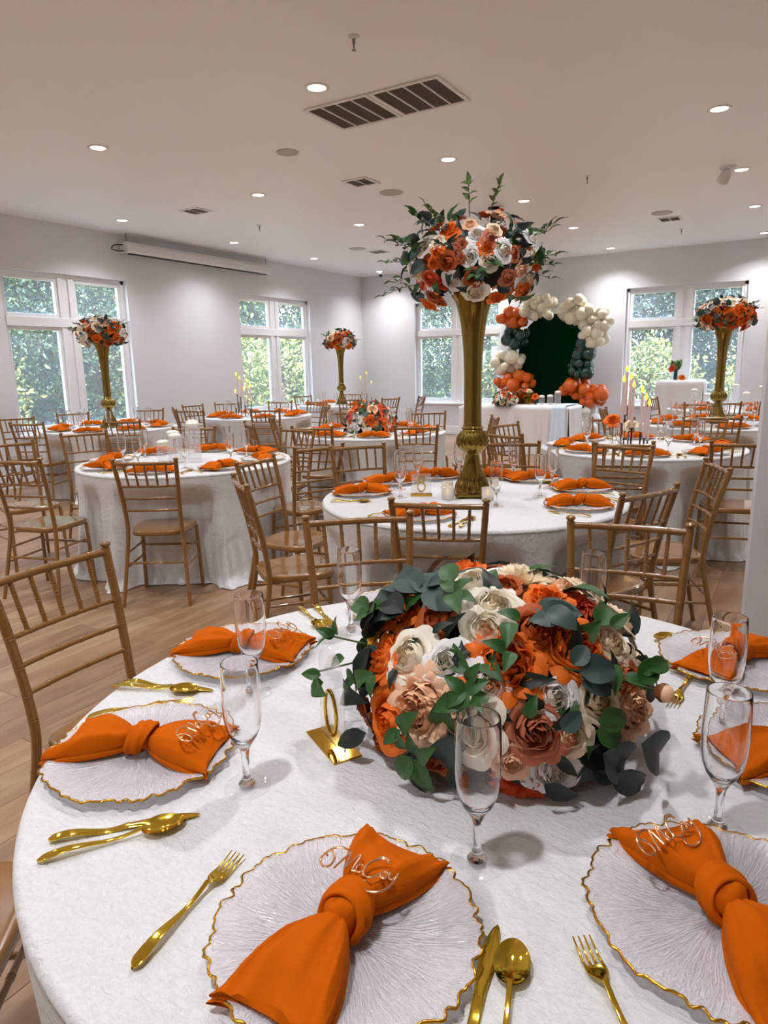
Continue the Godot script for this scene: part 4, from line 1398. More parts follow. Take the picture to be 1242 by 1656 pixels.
func make_candles() -> void:
	var h := proto("cylinder_vase")
	var mb := MB.new()
	mb.lathe([Vector2(0.0, 0.0), Vector2(0.046, 0.0), Vector2(0.05, 0.004), Vector2(0.05, 1.0), Vector2(0.049, 1.004), Vector2(0.0475, 1.0), Vector2(0.0475, 0.02), Vector2(0.0, 0.018)], 32)
	part("glass_wall", mb.mesh(M.thin_glass), h)
	var fc := proto("floating_candle")
	var w := MB.new()
	w.lathe([Vector2(0.0, -0.02), Vector2(0.03, -0.018), Vector2(0.044, -0.002), Vector2(0.046, 0.004), Vector2(0.04, 0.012), Vector2(0.02, 0.02), Vector2(0.0, 0.022)], 24)
	part("wax", w.mesh(M.wax), fc)
	var wk := MB.new()
	wk.tube(pts([Vector3(0, 0.02, 0), Vector3(0, 0.032, 0)]), radii(2, 0.0012), 6)
	part("wick", wk.mesh(M.black_metal), fc)
	var v := proto("votive_candle")
	var g := MB.new()
	g.lathe([Vector2(0.0, 0.0), Vector2(0.026, 0.0), Vector2(0.029, 0.004), Vector2(0.032, 0.062), Vector2(0.031, 0.064), Vector2(0.0295, 0.062), Vector2(0.027, 0.012), Vector2(0.0, 0.01)], 28)
	part("frosted_cup", g.mesh(M.frosted), v)
	var vw := MB.new()
	vw.lathe([Vector2(0.0, 0.012), Vector2(0.02, 0.012), Vector2(0.021, 0.026), Vector2(0.0, 0.027)], 18)
	part("wax", vw.mesh(M.wax), v)
	var fl := MB.new()
	fl.lathe([Vector2(0.0, 0.027), Vector2(0.0065, 0.034), Vector2(0.008, 0.04), Vector2(0.005, 0.048), Vector2(0.0, 0.056)], 12)
	part("candle_flame", fl.mesh(M.flame), v)
	var tc := proto("taper_candle")       # foot at the origin, tip one unit up; scaled to length in copies
	var ho := proto("candle_holder")
	var hb := MB.new()
	hb.lathe([Vector2(0.0, 0.0), Vector2(0.045, 0.0), Vector2(0.045, 0.006), Vector2(0.02, 0.012), Vector2(0.006, 0.022), Vector2(0.006, 0.97), Vector2(0.012, 0.975), Vector2(0.022, 0.978), Vector2(0.016, 0.99), Vector2(0.014, 1.0), Vector2(0.0, 1.0)], 16)
	part("stick", hb.mesh(M.dark_bronze), ho)
	var tw := MB.new()
	tw.lathe([Vector2(0.0, 0.0), Vector2(0.011, 0.0), Vector2(0.0095, 0.98), Vector2(0.006, 1.0), Vector2(0.0, 1.0)], 14)
	part("wax", tw.mesh(M.pale_wax), tc)

func taper(p: Vector2, stick: float, tip: float, words: String) -> void:
	# stick: height of the holder; tip: height of the flame's tip above the floor
	var h := put("candle_holder", on(p), 0.0, "slim dark holder under the %s" % words, "candle holder", "candle holders")
	h.get_child(0).scale = Vector3(1, stick, 1)
	var foot := TOP + stick
	var long := tip - 0.055 - foot
	var t := put("taper_candle", on(p, foot), 0.0, words, "candle", "taper candles")
	(t.get_child(0) as Node3D).scale = Vector3(1, long, 1)
	var fl := MB.new()
	fl.lathe([Vector2(0.0, -0.002), Vector2(0.009, 0.008), Vector2(0.0125, 0.02), Vector2(0.009, 0.035), Vector2(0.0, 0.056)], 12)
	part("candle_flame", fl.mesh(M.flame), t, Vector3(0, long, 0))

func hurricane(p: Vector2, tall: float, words: String) -> void:
	var h := put("cylinder_vase", on(p), 0.0, "glass cylinder under the %s" % words, "vase", "glass candle cylinders")
	h.get_child(0).scale = Vector3(1, tall, 1)
	put("floating_candle", on(p, TOP + tall - 0.012), rnd(0, TAU), words, "candle", "white floating candles")

func build_signs() -> void:
	# arched acrylic table sign on a gold mirror base
	var s := root("table_sign", Vector3(-0.668, TOP, -0.906), 0.0)
	tag(s, "arched clear acrylic table sign on gold mirror base beside the rose centrepiece", "table sign")
	s.rotation.y = -deg_to_rad(30.0)
	var b := MB.new()
	span(b, Vector3(-0.062, 0, -0.027), Vector3(0.062, 0.003, 0.027), 0.0008)
	part("mirror_base", b.mesh(M.mirror_gold), s)
	var a := MB.new()
	var outline := PackedVector2Array()
	for i in 25:
		var t := PI * i / 24.0
		outline.push_back(Vector2(cos(t) * 0.05, 0.135 + sin(t) * 0.05))
	outline.push_back(Vector2(-0.05, 0.003)); outline.push_back(Vector2(0.05, 0.003))
	for z in [-0.0015, 0.0015]:
		var c := a.add(Vector3(0, 0.08, z))
		var st := a.v.size()
		for p in outline: a.add(Vector3(p.x, p.y, z))
		for i in outline.size():
			if z > 0: a.tri(c, st + i, st + (i + 1) % outline.size())
			else: a.tri(c, st + (i + 1) % outline.size(), st + i)
	for i in outline.size():
		var p := outline[i]
		var q := outline[(i + 1) % outline.size()]
		a.quad(Vector3(p.x, p.y, 0.0015), Vector3(p.x, p.y, -0.0015), Vector3(q.x, q.y, -0.0015), Vector3(q.x, q.y, 0.0015))
	part("acrylic_arch", a.mesh(M.acrylic), s)
	var n := MB.new()
	var ring := PackedVector3Array()
	for i in 33:
		var t := TAU * i / 32.0
		ring.push_back(Vector3(cos(t) * 0.023, 0.062 + sin(t) * 0.042, 0.003))
	n.tube(ring, radii(33, 0.0035), 8, false)
	part("gold_numeral", n.mesh(M.mirror_gold), s)
	# the figure 8 on the tall-vase table
	var e := root("table_number", Vector3(-1.655, TOP, -3.09), 0.0)
	tag(e, "clear acrylic table number with a gold eight beside the tall vase", "table sign")
	e.rotation.y = deg_to_rad(27.0)
	var eb := MB.new()
	span(eb, Vector3(-0.055, 0, -0.02), Vector3(0.055, 0.012, 0.02), 0.002)
	part("gold_base", eb.mesh(M.mirror_gold), e)
	var ea := MB.new()
	span(ea, Vector3(-0.05, 0.012, -0.0015), Vector3(0.05, 0.115, 0.0015), 0.0005)
	part("acrylic_panel", ea.mesh(M.acrylic), e)
	var en := MB.new()
	for q in [[0.046, 0.019, 0.023], [0.086, 0.015, 0.018]]:
		ring = PackedVector3Array()
		for i in 29:
			var t := TAU * i / 28.0
			ring.push_back(Vector3(cos(t) * q[1], q[0] + sin(t) * q[2], 0.003))
		en.tube(ring, radii(29, 0.003), 8, false)
	part("gold_numeral", en.mesh(M.mirror_gold), e)

# ------------------------------------------------------------------ head table, balloons, cake table
func drape_box(called: String, at: Vector3, size: Vector2, high: float, label: String) -> void:
	var mb := MB.new()
	var f := func(u: float, q: float) -> Vector3:
		var per := u * 4.0
		var k := mini(int(per), 3)
		var t := per - k
		var hx := size.x * 0.5
		var hz := size.y * 0.5
		var c := [Vector3(hx, 0, hz), Vector3(hx, 0, -hz), Vector3(-hx, 0, -hz), Vector3(-hx, 0, hz)]
		var p: Vector3 = (c[k] as Vector3).lerp(c[(k + 1) % 4], t)
		var n: Vector3 = [Vector3(1, 0, 0), Vector3(0, 0, -1), Vector3(-1, 0, 0), Vector3(0, 0, 1)][k]
		if q < 0.2: return p * (q / 0.2) + Vector3(0, high, 0)
		var d := (q - 0.2) / 0.8
		var len_ := size.y if k % 2 == 0 else size.x
		var fold := sin(t * len_ * 42.0 + 2.0 * sin(t * len_ * 9.0)) * 0.018 * d + sin(t * len_ * 17.0) * 0.012 * d
		return p + n * (0.002 + 0.03 * d + fold) + Vector3(0, high - d * (high - 0.004), 0)
	mb.grid(f, 240, 22, true)
	var o := part(called, mb.mesh(M.linen))
	o.position = at
	tag(o, label, "tablecloth")

func build_head_table() -> void:
	drape_box("tablecloth", Vector3(-4.0, 0, -10.9), Vector2(1.84, 0.74), 0.765, "white pleated cloth over the long head table before the balloon arch")
	var z := -10.86
	distant_arrangement(Vector3(-4.14, 0.767, -10.62), "cream, peach and orange bouquet at the front edge of the head table", Vector3(0.2, 0.15, 0.17), 34, 0.05, 31)
	var bx := root("flower_box", Vector3(-3.93, 0.767, z - 0.08))
	tag(bx, "gold box planter of orange roses on the head table", "planter")
	var b := MB.new()
	span(b, Vector3(-0.13, 0, -0.09), Vector3(0.13, 0.19, 0.09), 0.006)
	part("planter", b.mesh(M.brass), bx)
	scatter_flowers(bx, Vector3(0, 0.19, 0), Vector3(0.12, 0.05, 0.08), 12, 0.045, ["Oo", "Ro", "Rc"], 0.0, 9, func(_p): return false)
	var k := 0
	for e in [[-3.62, 0.14], [-3.48, 0.15], [-3.36, 0.21]]:
		hurricane(Vector2(e[0], z), e[1], ["floating candle beside the gold planter", "head-table floating candle, middle of its trio", "head-table floating candle, tallest cylinder"][k])
		k += 1
	var f := root("single_flower", Vector3(-3.72, 0.767, z))
	tag(f, "single orange bloom in a small dark vase on the head table", "flower")
	var v := MB.new()
	v.lathe([Vector2(0.0, 0.0), Vector2(0.025, 0.0), Vector2(0.03, 0.03), Vector2(0.02, 0.08), Vector2(0.0, 0.08)], 16)
	part("bud_vase", v.mesh(M.teal_latex), f)
	add_flower(f, "Oo", Vector3(0, 0.13, 0.02), Vector3(0, 0.6, 1), 0.055, 0.0)
	var st := MB.new()
	st.tube(pts([Vector3(0, 0.07, 0), Vector3(0, 0.12, 0.01)]), radii(2, 0.004), 6)
	part("stem", st.mesh(M.stem), f)
	# pale runner falling over one end of the head table
	var rn := MB.new()
	var fr := func(u: float, q: float) -> Vector3:
		var x := lerpf(-3.34, -3.12, u)
		var fold := 0.012 * sin(u * 19.0)
		if q < 0.25: return Vector3(x, 0.772, lerpf(-11.2, -10.52, q / 0.25))
		var d := (q - 0.25) / 0.75
		return Vector3(x + 0.06 * d * (u - 0.3), 0.772 - d * 0.74, -10.50 + 0.045 * d + fold * d)
	rn.grid(fr, 24, 20, false, true)
	rn.grid(func(u: float, q: float) -> Vector3: return fr.call(u, q) - Vector3(0, 0.002, 0.003 * smoothstep(0.2, 0.3, q)), 24, 20, false, false)
	var r2 := part("table_runner", rn.mesh(M.pale_blue))
	tag(r2, "pale blue-white chiffon runner hanging from the end of the head table", "runner")
	# backdrop board
	var bd := root("backdrop_board", Vector3(-4.04, 0, -12.62))
	tag(bd, "dark green arched backdrop board behind the head table, ringed by balloons", "backdrop")
	var pn := MB.new()
	var out := PackedVector2Array()
	for i in 33:
		var t := PI * i / 32.0
		out.push_back(Vector2(cos(t) * 0.62, 1.62 + sin(t) * 0.66))
	out.push_back(Vector2(-0.62, 0.0)); out.push_back(Vector2(0.62, 0.0))
	for s in [-0.03, 0.03]:
		var c := pn.add(Vector3(0, 1.1, s))
		var i0 := pn.v.size()
		for p in out: pn.add(Vector3(p.x, p.y, s))
		for i in out.size():
			if s > 0: pn.tri(c, i0 + i, i0 + (i + 1) % out.size())
			else: pn.tri(c, i0 + (i + 1) % out.size(), i0 + i)
	for i in out.size():
		var p := out[i]
		var q := out[(i + 1) % out.size()]
		pn.quad(Vector3(p.x, p.y, 0.03), Vector3(p.x, p.y, -0.03), Vector3(q.x, q.y, -0.03), Vector3(q.x, q.y, 0.03))
	part("board_face", pn.mesh(M.backdrop_cloth), bd)
	# balloons: clusters along the two arms of the garland
	var ball := MB.new()
	ball.lathe([Vector2(0.0, -1.12), Vector2(0.09, -1.16), Vector2(0.05, -1.09), Vector2(0.22, -1.02), Vector2(0.52, -0.85), Vector2(0.8, -0.57), Vector2(0.96, -0.2), Vector2(1.0, 0.1), Vector2(0.94, 0.42), Vector2(0.75, 0.72), Vector2(0.45, 0.92), Vector2(0.2, 0.985), Vector2(0.0, 1.0)], 28)
	var kinds := {}
	for m in [["c", "cream_latex"], ["o", "orange_latex"], ["t", "teal_latex"], ["w", "pearl_latex"]]: kinds[m[0]] = ball.mesh(M[m[1]])
	var g := root("balloon_garland", Vector3(0, 0, 0))
	tag(g, "garland of cream, orange and dark teal balloons arching round the green backdrop board", "balloon garland")
	var r := RandomNumberGenerator.new()
	r.seed = 21
	var clusters := [["c", -4.2, 2.39, 0.28, 0.2, 18], ["c", -3.48, 2.30, 0.2, 0.17, 13], ["c", -3.17, 2.08, 0.22, 0.22, 20], ["c", -3.20, 1.84, 0.18, 0.13, 9], ["t", -3.33, 1.60, 0.15, 0.14, 12], ["t", -3.42, 1.33, 0.19, 0.16, 17], ["o", -3.50, 0.97, 0.2, 0.14, 10], ["o", -3.22, 0.86, 0.22, 0.15, 11], ["w", -3.23, 0.42, 0.15, 0.24, 11], ["o", -4.66, 2.20, 0.22, 0.15, 15], ["t", -4.62, 1.87, 0.2, 0.14, 14], ["c", -4.74, 1.46, 0.27, 0.17, 15], ["o", -4.62, 1.07, 0.3, 0.16, 15], ["o", -4.7, 0.75, 0.25, 0.15, 8]]
	var placed := []
	for e in [["c", -3.72, 2.29, -12.3, 0.155], ["o", -3.55, 1.02, -12.16, 0.125], ["o", -3.02, 0.87, -12.2, 0.14], ["c", -4.62, 1.53, -12.14, 0.13], ["o", -4.6, 1.04, -12.16, 0.125], ["c", -3.42, 2.22, -12.2, 0.12], ["t", -4.5, 1.9, -12.2, 0.115], ["w", -3.3, 0.125, -12.3, 0.11], ["w", -3.14, 0.11, -12.24, 0.1]]: placed.push_back(e)
	for c in clusters:
		for i in c[5]:
			var best := []
			var gap := -1e9
			for tr in 14:       # keep the candidate with most room about it
				var rad := [0.08, 0.095, 0.108, 0.12][r.randi() % 4] as float
				var a := r.randf() * TAU
				var q := sqrt(r.randf())
				var p := [c[0], c[1] + cos(a) * q * c[3], c[2] + sin(a) * q * c[4], -12.3 + r.randf_range(-0.12, 0.14), rad]
				var near := 1e9
				for o in placed: near = minf(near, Vector3(o[1] - p[1], o[2] - p[2], o[3] - p[3]).length() - o[4] - rad)
				if near > gap: gap = near; best = p
			placed.push_back(best)
	for p in placed:
		var b2 := part("balloon", kinds[p[0]], g)
		var to := Vector3(p[1] + 4.0, p[2] - 1.4, (p[3] + 12.45) * 2.0).normalized() if r.randf() < 0.7 else Vector3(r.randf_range(-1, 1), r.randf_range(-1, 1), 0.6).normalized()
		b2.transform = Transform3D(basis_on(to, r.randf() * TAU).scaled(Vector3.ONE * p[4]), Vector3(p[1], p[2], p[3]))
	# cake table by the back window
	drape_box("tablecloth", Vector3(-1.78, 0, -12.45), Vector2(0.72, 0.5), 1.1, "white pleated cloth over the tall cake table below the back window")
	var cv := root("bud_vase", Vector3(-1.88, 1.102, -12.45))
	tag(cv, "teal glass vase of red and green flowers on the cake table", "vase")
	var vb := MB.new()
	vb.lathe([Vector2(0.0, 0.0), Vector2(0.035, 0.0), Vector2(0.032, 0.07), Vector2(0.03, 0.16), Vector2(0.034, 0.17), Vector2(0.0, 0.165)], 18)
	part("vase_body", vb.mesh(M.teal_latex), cv)
	for i in 9:
		var a := i * 2.4
		add_leaf(cv, "l" if i % 2 else "y", Vector3(0, 0.16, 0), Vector3(cos(a) * 0.09, 0.3 + 0.02 * (i % 3), sin(a) * 0.06), Vector3(0, 0, 1))
	add_flower(cv, "Rk", Vector3(-0.05, 0.2, 0.06), Vector3(-0.3, 0.2, 1), 0.055, 0.0)
	add_flower(cv, "Rk", Vector3(-0.08, 0.17, 0.03), Vector3(-0.6, 0.1, 1), 0.045, 1.0)
	var of := root("orange_bloom", Vector3(-1.77, 1.102, -12.4))
	tag(of, "orange bloom lying on the cake table beside the teal vase", "flower")
	add_flower(of, "Oo", Vector3(0, 0.04, 0), Vector3(0.2, 0.5, 1), 0.055, 0.0)

const LAMP := 3.3

# ------------------------------------------------------------------ everything
func _ready() -> void:
	rng.seed = 2024
	var cam := Camera3D.new()
	cam.name = "camera"
	cam.position = Vector3(0, 1.43, 0)
	cam.rotation_degrees = Vector3(-12.027, 31.364, -1.095)
	cam.fov = 73.29
	cam.near = 0.05
	cam.far = 200.0
	add_child(cam)
	cam.current = true
	var we := WorldEnvironment.new()
	we.name = "environment"
	var env := Environment.new()
	env.background_mode = Environment.BG_SKY
	var sky := Sky.new()
	var sm := ProceduralSkyMaterial.new()
	sm.sky_top_color = Color(0.62, 0.74, 0.90)
	sm.sky_horizon_color = Color(0.90, 0.94, 0.97)
	sm.sky_energy_multiplier = 3.8
	sm.ground_bottom_color = Color(0.35, 0.36, 0.3)
	sm.ground_horizon_color = Color(0.6, 0.62, 0.6)
	sky.sky_material = sm
	env.sky = sky
	env.tonemap_mode = Environment.TONE_MAPPER_LINEAR
	env.tonemap_exposure = 1.12
	env.sdfgi_enabled = true
	env.ssao_enabled = true
	env.ssil_enabled = true
	we.environment = env
	add_child(we)
	var sun := DirectionalLight3D.new()
	sun.name = "sun"
	sun.rotation_degrees = Vector3(-52, 35, 0)
	sun.light_energy = 11.0
	sun.light_color = Color(1.0, 0.96, 0.88)
	sun.light_angular_distance = 0.6
	sun.shadow_enabled = true
	add_child(sun)

	make_materials()
	mat("filter", Color(0.40, 0.36, 0.32), 0.9)
	mat("louver", Color(0.62, 0.60, 0.57), 0.5)
	mat("speaker_mesh", Color(0.74, 0.72, 0.71), 0.8)
	mat("steel", Color(0.55, 0.55, 0.55), 0.35, 0.8)
	mat("dark_bronze", Color(0.12, 0.09, 0.07), 0.4, 0.3)
	mat("pale_wax", Color(0.88, 0.80, 0.78), 0.5)
	var pb := mat("pale_blue", Color(0.84, 0.90, 0.97), 0.7)
	pb.rim_enabled = true
	pb.rim = 0.3
	build_room()
	build_outdoors()
	build_ceiling_fittings()

	make_chair()
	make_flute()
	make_charger()
	make_napkin("napkin_a", 101, 1.0)
	make_napkin("napkin_b", 208, 1.25)
	make_napkin("napkin_c", 317, 0.8)
	make_cutlery()
	make_name_sign()
	make_tall_vase()
	make_candles()

	var near_table := {}
	# chairs: table, middle of the top rail (x, z), the way the sitter would look
	for c in [["T1", -1.78, -1.11, -3], ["T1", -1.32, -1.99, 50], ["T1", -0.46, -2.30, 81], ["T1", -1.45, -0.28, -39],
		["T2", -1.19, -2.36, -110], ["T2", -2.70, -3.01, -7], ["T2", -2.26, -2.40, -52], ["T2", -2.55, -3.86, 39], ["T2", -0.51, -2.95, -156], ["T2", -0.35, -3.82, 157], ["T2", -1.67, -4.40, 66], ["T2", -0.955, -4.50, 101],
		["T3", -3.31, -2.72, -122], ["T3", -4.12, -2.41, -108], ["T3", -5.15, -2.98, 10], ["T3", -5.32, -3.76, 22], ["T3", -4.75, -4.49, 54], ["T3", -2.76, -3.71, -157], ["T3", -3.74, -4.72, 91],
		["T4", -7.0, -4.28, -115], ["T4", -6.2, -4.85, -125], ["T4", -7.95, -4.75, 20], ["T4", -8.05, -5.56, 30], ["T4", -7.6, -6.4, 50],
		["T5", -7.42, -6.66, -50], ["T5", -7.8, -7.38, 5], ["T5", -6.85, -6.42, -110], ["T5", -7.65, -7.95, 45], ["T5", -5.88, -6.78, -120], ["T5", -5.62, -7.75, 130], ["T5", -7.05, -8.5, 62], ["T5", -6.42, -8.62, 92],
		["T6", -3.72, -4.90, -108], ["T6", -2.88, -5.29, -117], ["T6", -4.6, -5.06, -55], ["T6", -4.88, -5.72, -35], ["T6", -3.62, -6.95, 60], ["T6", -4.55, -6.7, 62], ["T6", -2.62, -6.45, 148],
		["T7", -7.5, -11.2, 60], ["T7", -8.0, -10.3, 20], ["T7", -6.3, -9.35, -118], ["T7", -5.8, -9.8, -162], ["T7", -5.62, -10.55, 170],
		["T9", -0.99, -4.64, -110], ["T9", -0.31, -4.92, -103], ["T9", -1.52, -6.62, 76], ["T9", -0.75, -6.76, 102], ["T9", -2.25, -5.75, 20], ["T9", -1.93, -4.91, -70],
		["T10", -0.67, -7.12, -100], ["T10", -1.95, -8.0, -4], ["T10", -1.88, -8.9, -20], ["T10", -1.08, -9.22, 80],
		["T11", -0.85, -9.5, -98], ["T11", -0.3, -9.7, -120], ["T11", -1.86, -10.4, 12]]:
		seat_chair(c[0], c[1], c[2], c[3])
		var b := Transform3D(Basis(Vector3.UP, facing(c[3])), Vector3(c[1], 0, c[2]) + dirv(c[3]) * 0.272)
		for id in TABLES:
			var m := Transform3D(Basis(Vector3.UP, 0.0), Vector3(TABLES[id][0].x, 0, TABLES[id][0].y))
			if (b.origin - m.origin).length() < 1.3:
				if not near_table.has(id): near_table[id] = []
				near_table[id].push_back(b.affine_inverse() * m)
	var k := 0
	for id in TABLES:
		var o := part("tablecloth", cloth_mesh(k + 1, 320 if id == "T1" else 240, near_table.get(id, [])))
		var c: Vector2 = TABLES[id][0]
		o.position = Vector3(c.x, 0, c.y)
		tag(o, "white crushed-velvet floor-length cloth on %s" % TABLES[id][1], "tablecloth", "round white tablecloths")
		k += 1

	# the nearest table: every piece where it lies
	lay_setting("T1", 84.0, Vector2(-0.408, -0.566), -90.0, Vector2(-0.324, -0.756), true, {"kind": "napkin_a", "fork": [-0.602, -0.503, -97.0], "knife": [-0.237, -0.558, -103.0], "spoon": [-0.204, -0.557, -106.0]})
	lay_setting("T1", 33.0, Vector2(-0.027, -0.813), -131.0, Vector2(-0.052, -0.988), true, {"kind": "napkin_b", "fork": [-0.105, -0.618, -128.0], "knife": null, "spoon": null})
	lay_setting("T1", 141.0, Vector2(-0.94, -0.712), -21.0, Vector2(-0.715, -0.732), true, {"kind": "napkin_b", "fork": [-1.075, -0.822, -50.0], "knife": [-0.806, -0.562, -47.0], "spoon": [-0.79, -0.536, -55.0]})
	lay_setting("T1", 183.0, Vector2(-1.083, -1.125), -19.0, Vector2(-0.925, -0.987), true, {"kind": "napkin_a", "fork": null, "knife": [-1.112, -0.917, -19.0], "spoon": [-1.12, -0.893, -22.0]})
	lay_setting("T1", -48.0, Vector2(-0.08, -1.615), 112.0, Vector2(-0.078, -1.298), true, {"kind": "napkin_c", "fork": [-0.16, -1.44, 95.0], "knife": null, "spoon": [-0.19, -1.735, 134.0]})
	lay_setting("T1", -17.0, Vector2(0.045, -1.26), 140.0, null, false, {"kind": "napkin_c"})
	lay_setting("T1", -131.0, Vector2(-0.89, -1.565), 60.0, Vector2(-0.94, -1.37), true, {"kind": "napkin_c", "fork": null, "knife": [-1.06, -1.42, 36.0], "spoon": [-1.085, -1.39, 32.0]})
	lay_setting("T1", -94.0, Vector2(-0.53, -1.68), 0.0, Vector2(-0.40, -1.62), true, {"kind": "napkin_a", "fork": [-0.335, -1.775, 86.0], "knife": null, "spoon": null})
	# name signs lying on the napkins
	for s in [[-0.412, 0.830, -0.606, -12.0, 0.2, "front side"], [-0.098, 0.834, -0.85, -66.0, 0.25, "corner between front and pillar"], [-0.838, 0.835, -0.752, -110.0, 0.3, "corner between front and window wall"], [-0.985, 0.838, -1.155, -110.0, 0.3, "window-wall side"], [-0.112, 0.835, -1.52, 20.0, 0.3, "corner between back and pillar"]]:
		var n := put("name_sign", Vector3(s[0], s[1], s[2]), 0.0, "rose-gold script name sign on a napkin, %s of big-rose-dome table" % s[5], "name sign", "script name signs")
		n.rotation = Vector3(s[4], -deg_to_rad(s[3]), 0)
	low_arrangement(Vector3(-0.44, TOP, -1.12))
	build_signs()

	# the tall-vase table
	var c2: Vector2 = TABLES["T2"][0]
	for s in [[90.0, 0.56, 44.0, 0.30], [160.0, 0.58, 144.0, 0.37], [195.0, 0.6, 178.0, 0.42], [225.0, 0.62, 208.0, 0.5], [255.0, 0.6, 238.0, 0.55], [280.0, 0.6, 271.0, 0.56], [318.0, 0.6, 305.0, 0.5], [4.0, 0.56, -18.0, 0.34]]:
		var d := Vector2(cos(deg_to_rad(s[0])), sin(deg_to_rad(s[0])))
		var f := Vector2(cos(deg_to_rad(s[2])), sin(deg_to_rad(s[2])))
		lay_setting("T2", s[0], c2 + d * s[1], -30.0 + rnd(-22, 22), c2 + f * s[3], true)
	put("trumpet_vase", Vector3(c2.x, TOP, c2.y), 0.5, "tall antique-brass trumpet vase on the table numbered eight", "vase", "brass trumpet vases")
	tall_arrangement(Vector3(c2.x - 0.005, 1.887, c2.y + 0.01), "big rose and eucalyptus flower ball on the tall vase of the table numbered eight", 12, true)
	k = 0
	for p in [Vector2(-1.56, -3.2), Vector2(-1.49, -3.06), Vector2(-1.3, -3.12), Vector2(-1.36, -3.36)]:
		put("votive_candle", on(p), 0.0, "lit votive in frosted cup by the tall vase, %s" % ["nearest the acrylic number", "in front of the plinth", "on the pillar side of the plinth", "behind the plinth"][k], "votive", "votives round the tall vase")
		k += 1
	var ns := put("name_sign", Vector3(-1.99, 0.85, -3.66), 0.0, "script name sign on a napkin, far side of the table numbered eight", "name sign", "script name signs")
	ns.rotation = Vector3(1.0, 0.4, 0)

	lay_table("T3", 20.0, 8, true)
	lay_table("T6", 10.0, 8, true)
	lay_table("T9", 30.0, 8, true)
	lay_table("T4", 15.0, 8, false)
	lay_table("T5", 40.0, 8, false)
	lay_table("T10", 25.0, 8, false)
	lay_table("T7", 30.0, 6, false)
	lay_table("T11", 50.0, 6, false)

	# floating candles
	var c3: Vector2 = TABLES["T3"][0]
	k = 0
	for e in [[-0.02, -0.1, 0.285], [0.13, 0.04, 0.285], [-0.09, 0.03, 0.215], [0.03, 0.12, 0.205], [-0.04, 0.17, 0.16]]:
		hurricane(c3 + Vector2(e[0], e[1]), e[2], ["white floating candle in back tall cylinder of five", "white floating candle in tall cylinder, pillar side", "white floating candle in mid-height cylinder, window-wall side", "white floating candle in the mid-height cylinder of five, middle", "white floating candle in the shortest cylinder of five"][k])
		k += 1
	var c11: Vector2 = TABLES["T11"][0]
	for e in [[-0.42, 0.1, 0.26, "outermost towards the window wall"], [-0.27, 0.0, 0.2, "second from the window-wall end"], [-0.1, 0.08, 0.18, "third from the window-wall end"], [0.08, 0.0, 0.32, "in the tallest cylinder"], [0.22, 0.1, 0.22, "beside the tallest cylinder"], [0.4, 0.0, 0.3, "second from the pillar end"], [0.52, 0.1, 0.24, "nearest the pillar"]]:
		hurricane(c11 + Vector2(e[0], e[1]), e[2], "back-wall floating candle, %s" % e[3])
	# taper candles: offsets, holder height, tip height
	var words := ["tallest lit taper candle", "second tallest lit taper candle", "third tallest lit taper candle", "middle lit taper candle", "third shortest lit taper candle", "second shortest lit taper candle", "shortest lit taper candle"]
	k = 0
	for e in [[-12.04, 5.75, 0.25, 1.40], [-11.72, 5.6, 0.22, 1.345], [-12.25, 5.5, 0.2, 1.33], [-11.5, 5.5, 0.17, 1.29], [-10.84, 5.6, 0.13, 1.25], [-10.55, 5.45, 0.1, 1.20], [-10.3, 5.5, 0.08, 1.155]]:
		taper(Vector2(sin(deg_to_rad(e[0])), -cos(deg_to_rad(e[0]))) * e[1], e[2], e[3], words[k] + " by the pillar")
		k += 1
	k = 0
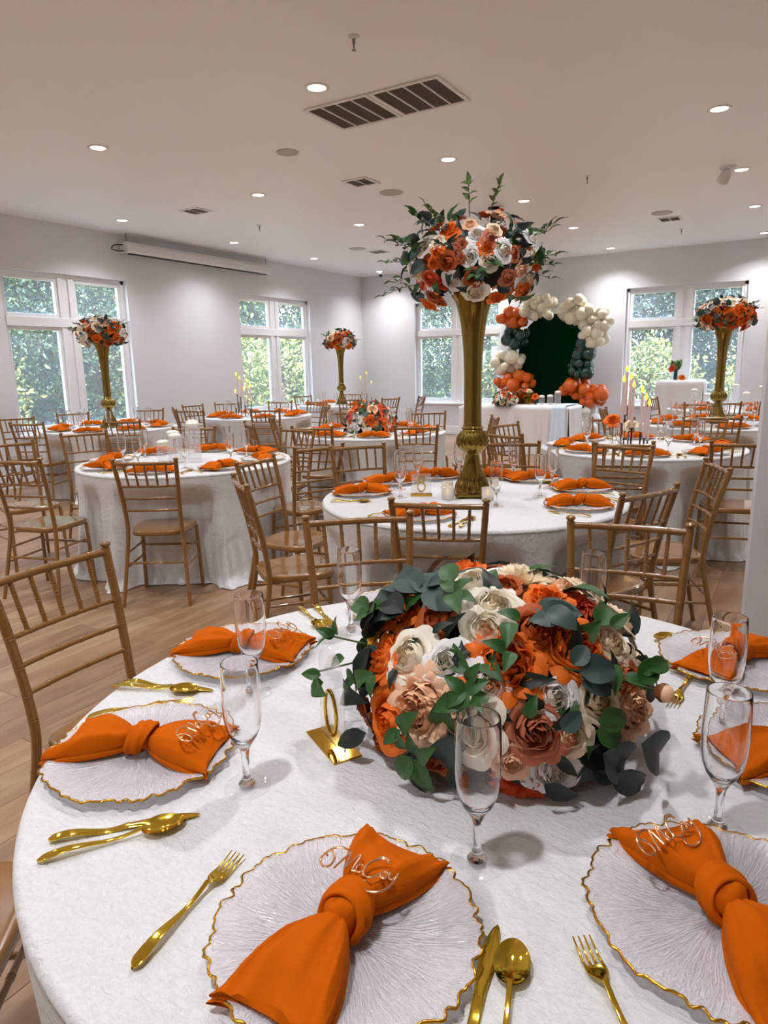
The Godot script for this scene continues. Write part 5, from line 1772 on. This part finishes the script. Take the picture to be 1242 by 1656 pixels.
	for e in [[-43.05, 10.05, 0.3, 1.38], [-42.8, 9.95, 0.27, 1.33], [-42.25, 10.0, 0.22, 1.29], [-42.0, 9.9, 0.2, 1.23], [-42.5, 9.9, 0.15, 1.185], [-43.2, 9.9, 0.12, 1.15]]:
		taper(Vector2(sin(deg_to_rad(e[0])), -cos(deg_to_rad(e[0]))) * e[1], e[2], e[3], words[k] + " near the window wall")
		k += 1
	k = 0
	for e in [[-32.6, 11.9, 0.2, 1.34], [-33.1, 12.0, 0.18, 1.27], [-32.2, 12.2, 0.12, 1.18]]:
		taper(Vector2(sin(deg_to_rad(e[0])), -cos(deg_to_rad(e[0]))) * e[1], e[2], e[3], words[k] + " beside the corner tall vase")
		k += 1
	# single blooms on the taper-candle table by the pillar
	var c9: Vector2 = TABLES["T9"][0]
	for e in [[-0.17, 0.22, "Oo", 0.062, 0.2, "orange bloom in a slim glass on the taper-candle table by the pillar"], [-0.03, 0.25, "Rc", 0.05, 0.17, "cream bloom in a small glass on the taper-candle table by the pillar"]]:
		var o := root("single_flower", on(c9 + Vector2(e[0], e[1])))
		tag(o, e[5], "flower")
		var g := MB.new()
		g.lathe([Vector2(0.0, 0.0), Vector2(0.025, 0.0), Vector2(0.027, 0.01), Vector2(0.022, e[4] * 0.7), Vector2(0.024, e[4] * 0.75)], 18)
		part("glass_vase", g.mesh(M.thin_glass), o)
		var st := MB.new()
		st.tube(pts([Vector3(0, 0.01, 0), Vector3(0.004, e[4], 0)]), radii(2, 0.0025), 6)
		part("stem", st.mesh(M.stem), o)
		add_flower(o, e[2], Vector3(0, e[4] + 0.02, 0.01), Vector3(0.1, 0.7, 0.8), e[3], 0.0)
	# other tall vases and their flowers
	for e in [["T4", "in front of the wide window", 33], ["T7", "in the far corner", 44], ["T10", "before the cake-table window", 55]]:
		var c: Vector2 = TABLES[e[0]][0]
		put("trumpet_vase", Vector3(c.x, TOP, c.y), 0.3, "tall antique-brass trumpet vase standing %s" % e[1], "vase", "brass trumpet vases")
		tall_arrangement(Vector3(c.x, 1.85, c.y), "rose flower ball on the trumpet vase %s" % e[1], e[2], false)
	distant_arrangement(Vector3(TABLES["T6"][0].x, TOP, TABLES["T6"][0].y), "low dome of orange, peach and white roses on the distant centre table", Vector3(0.26, 0.2, 0.26), 52, 0.058, 17)
	build_head_table()
	for p in protos: protos[p].free()
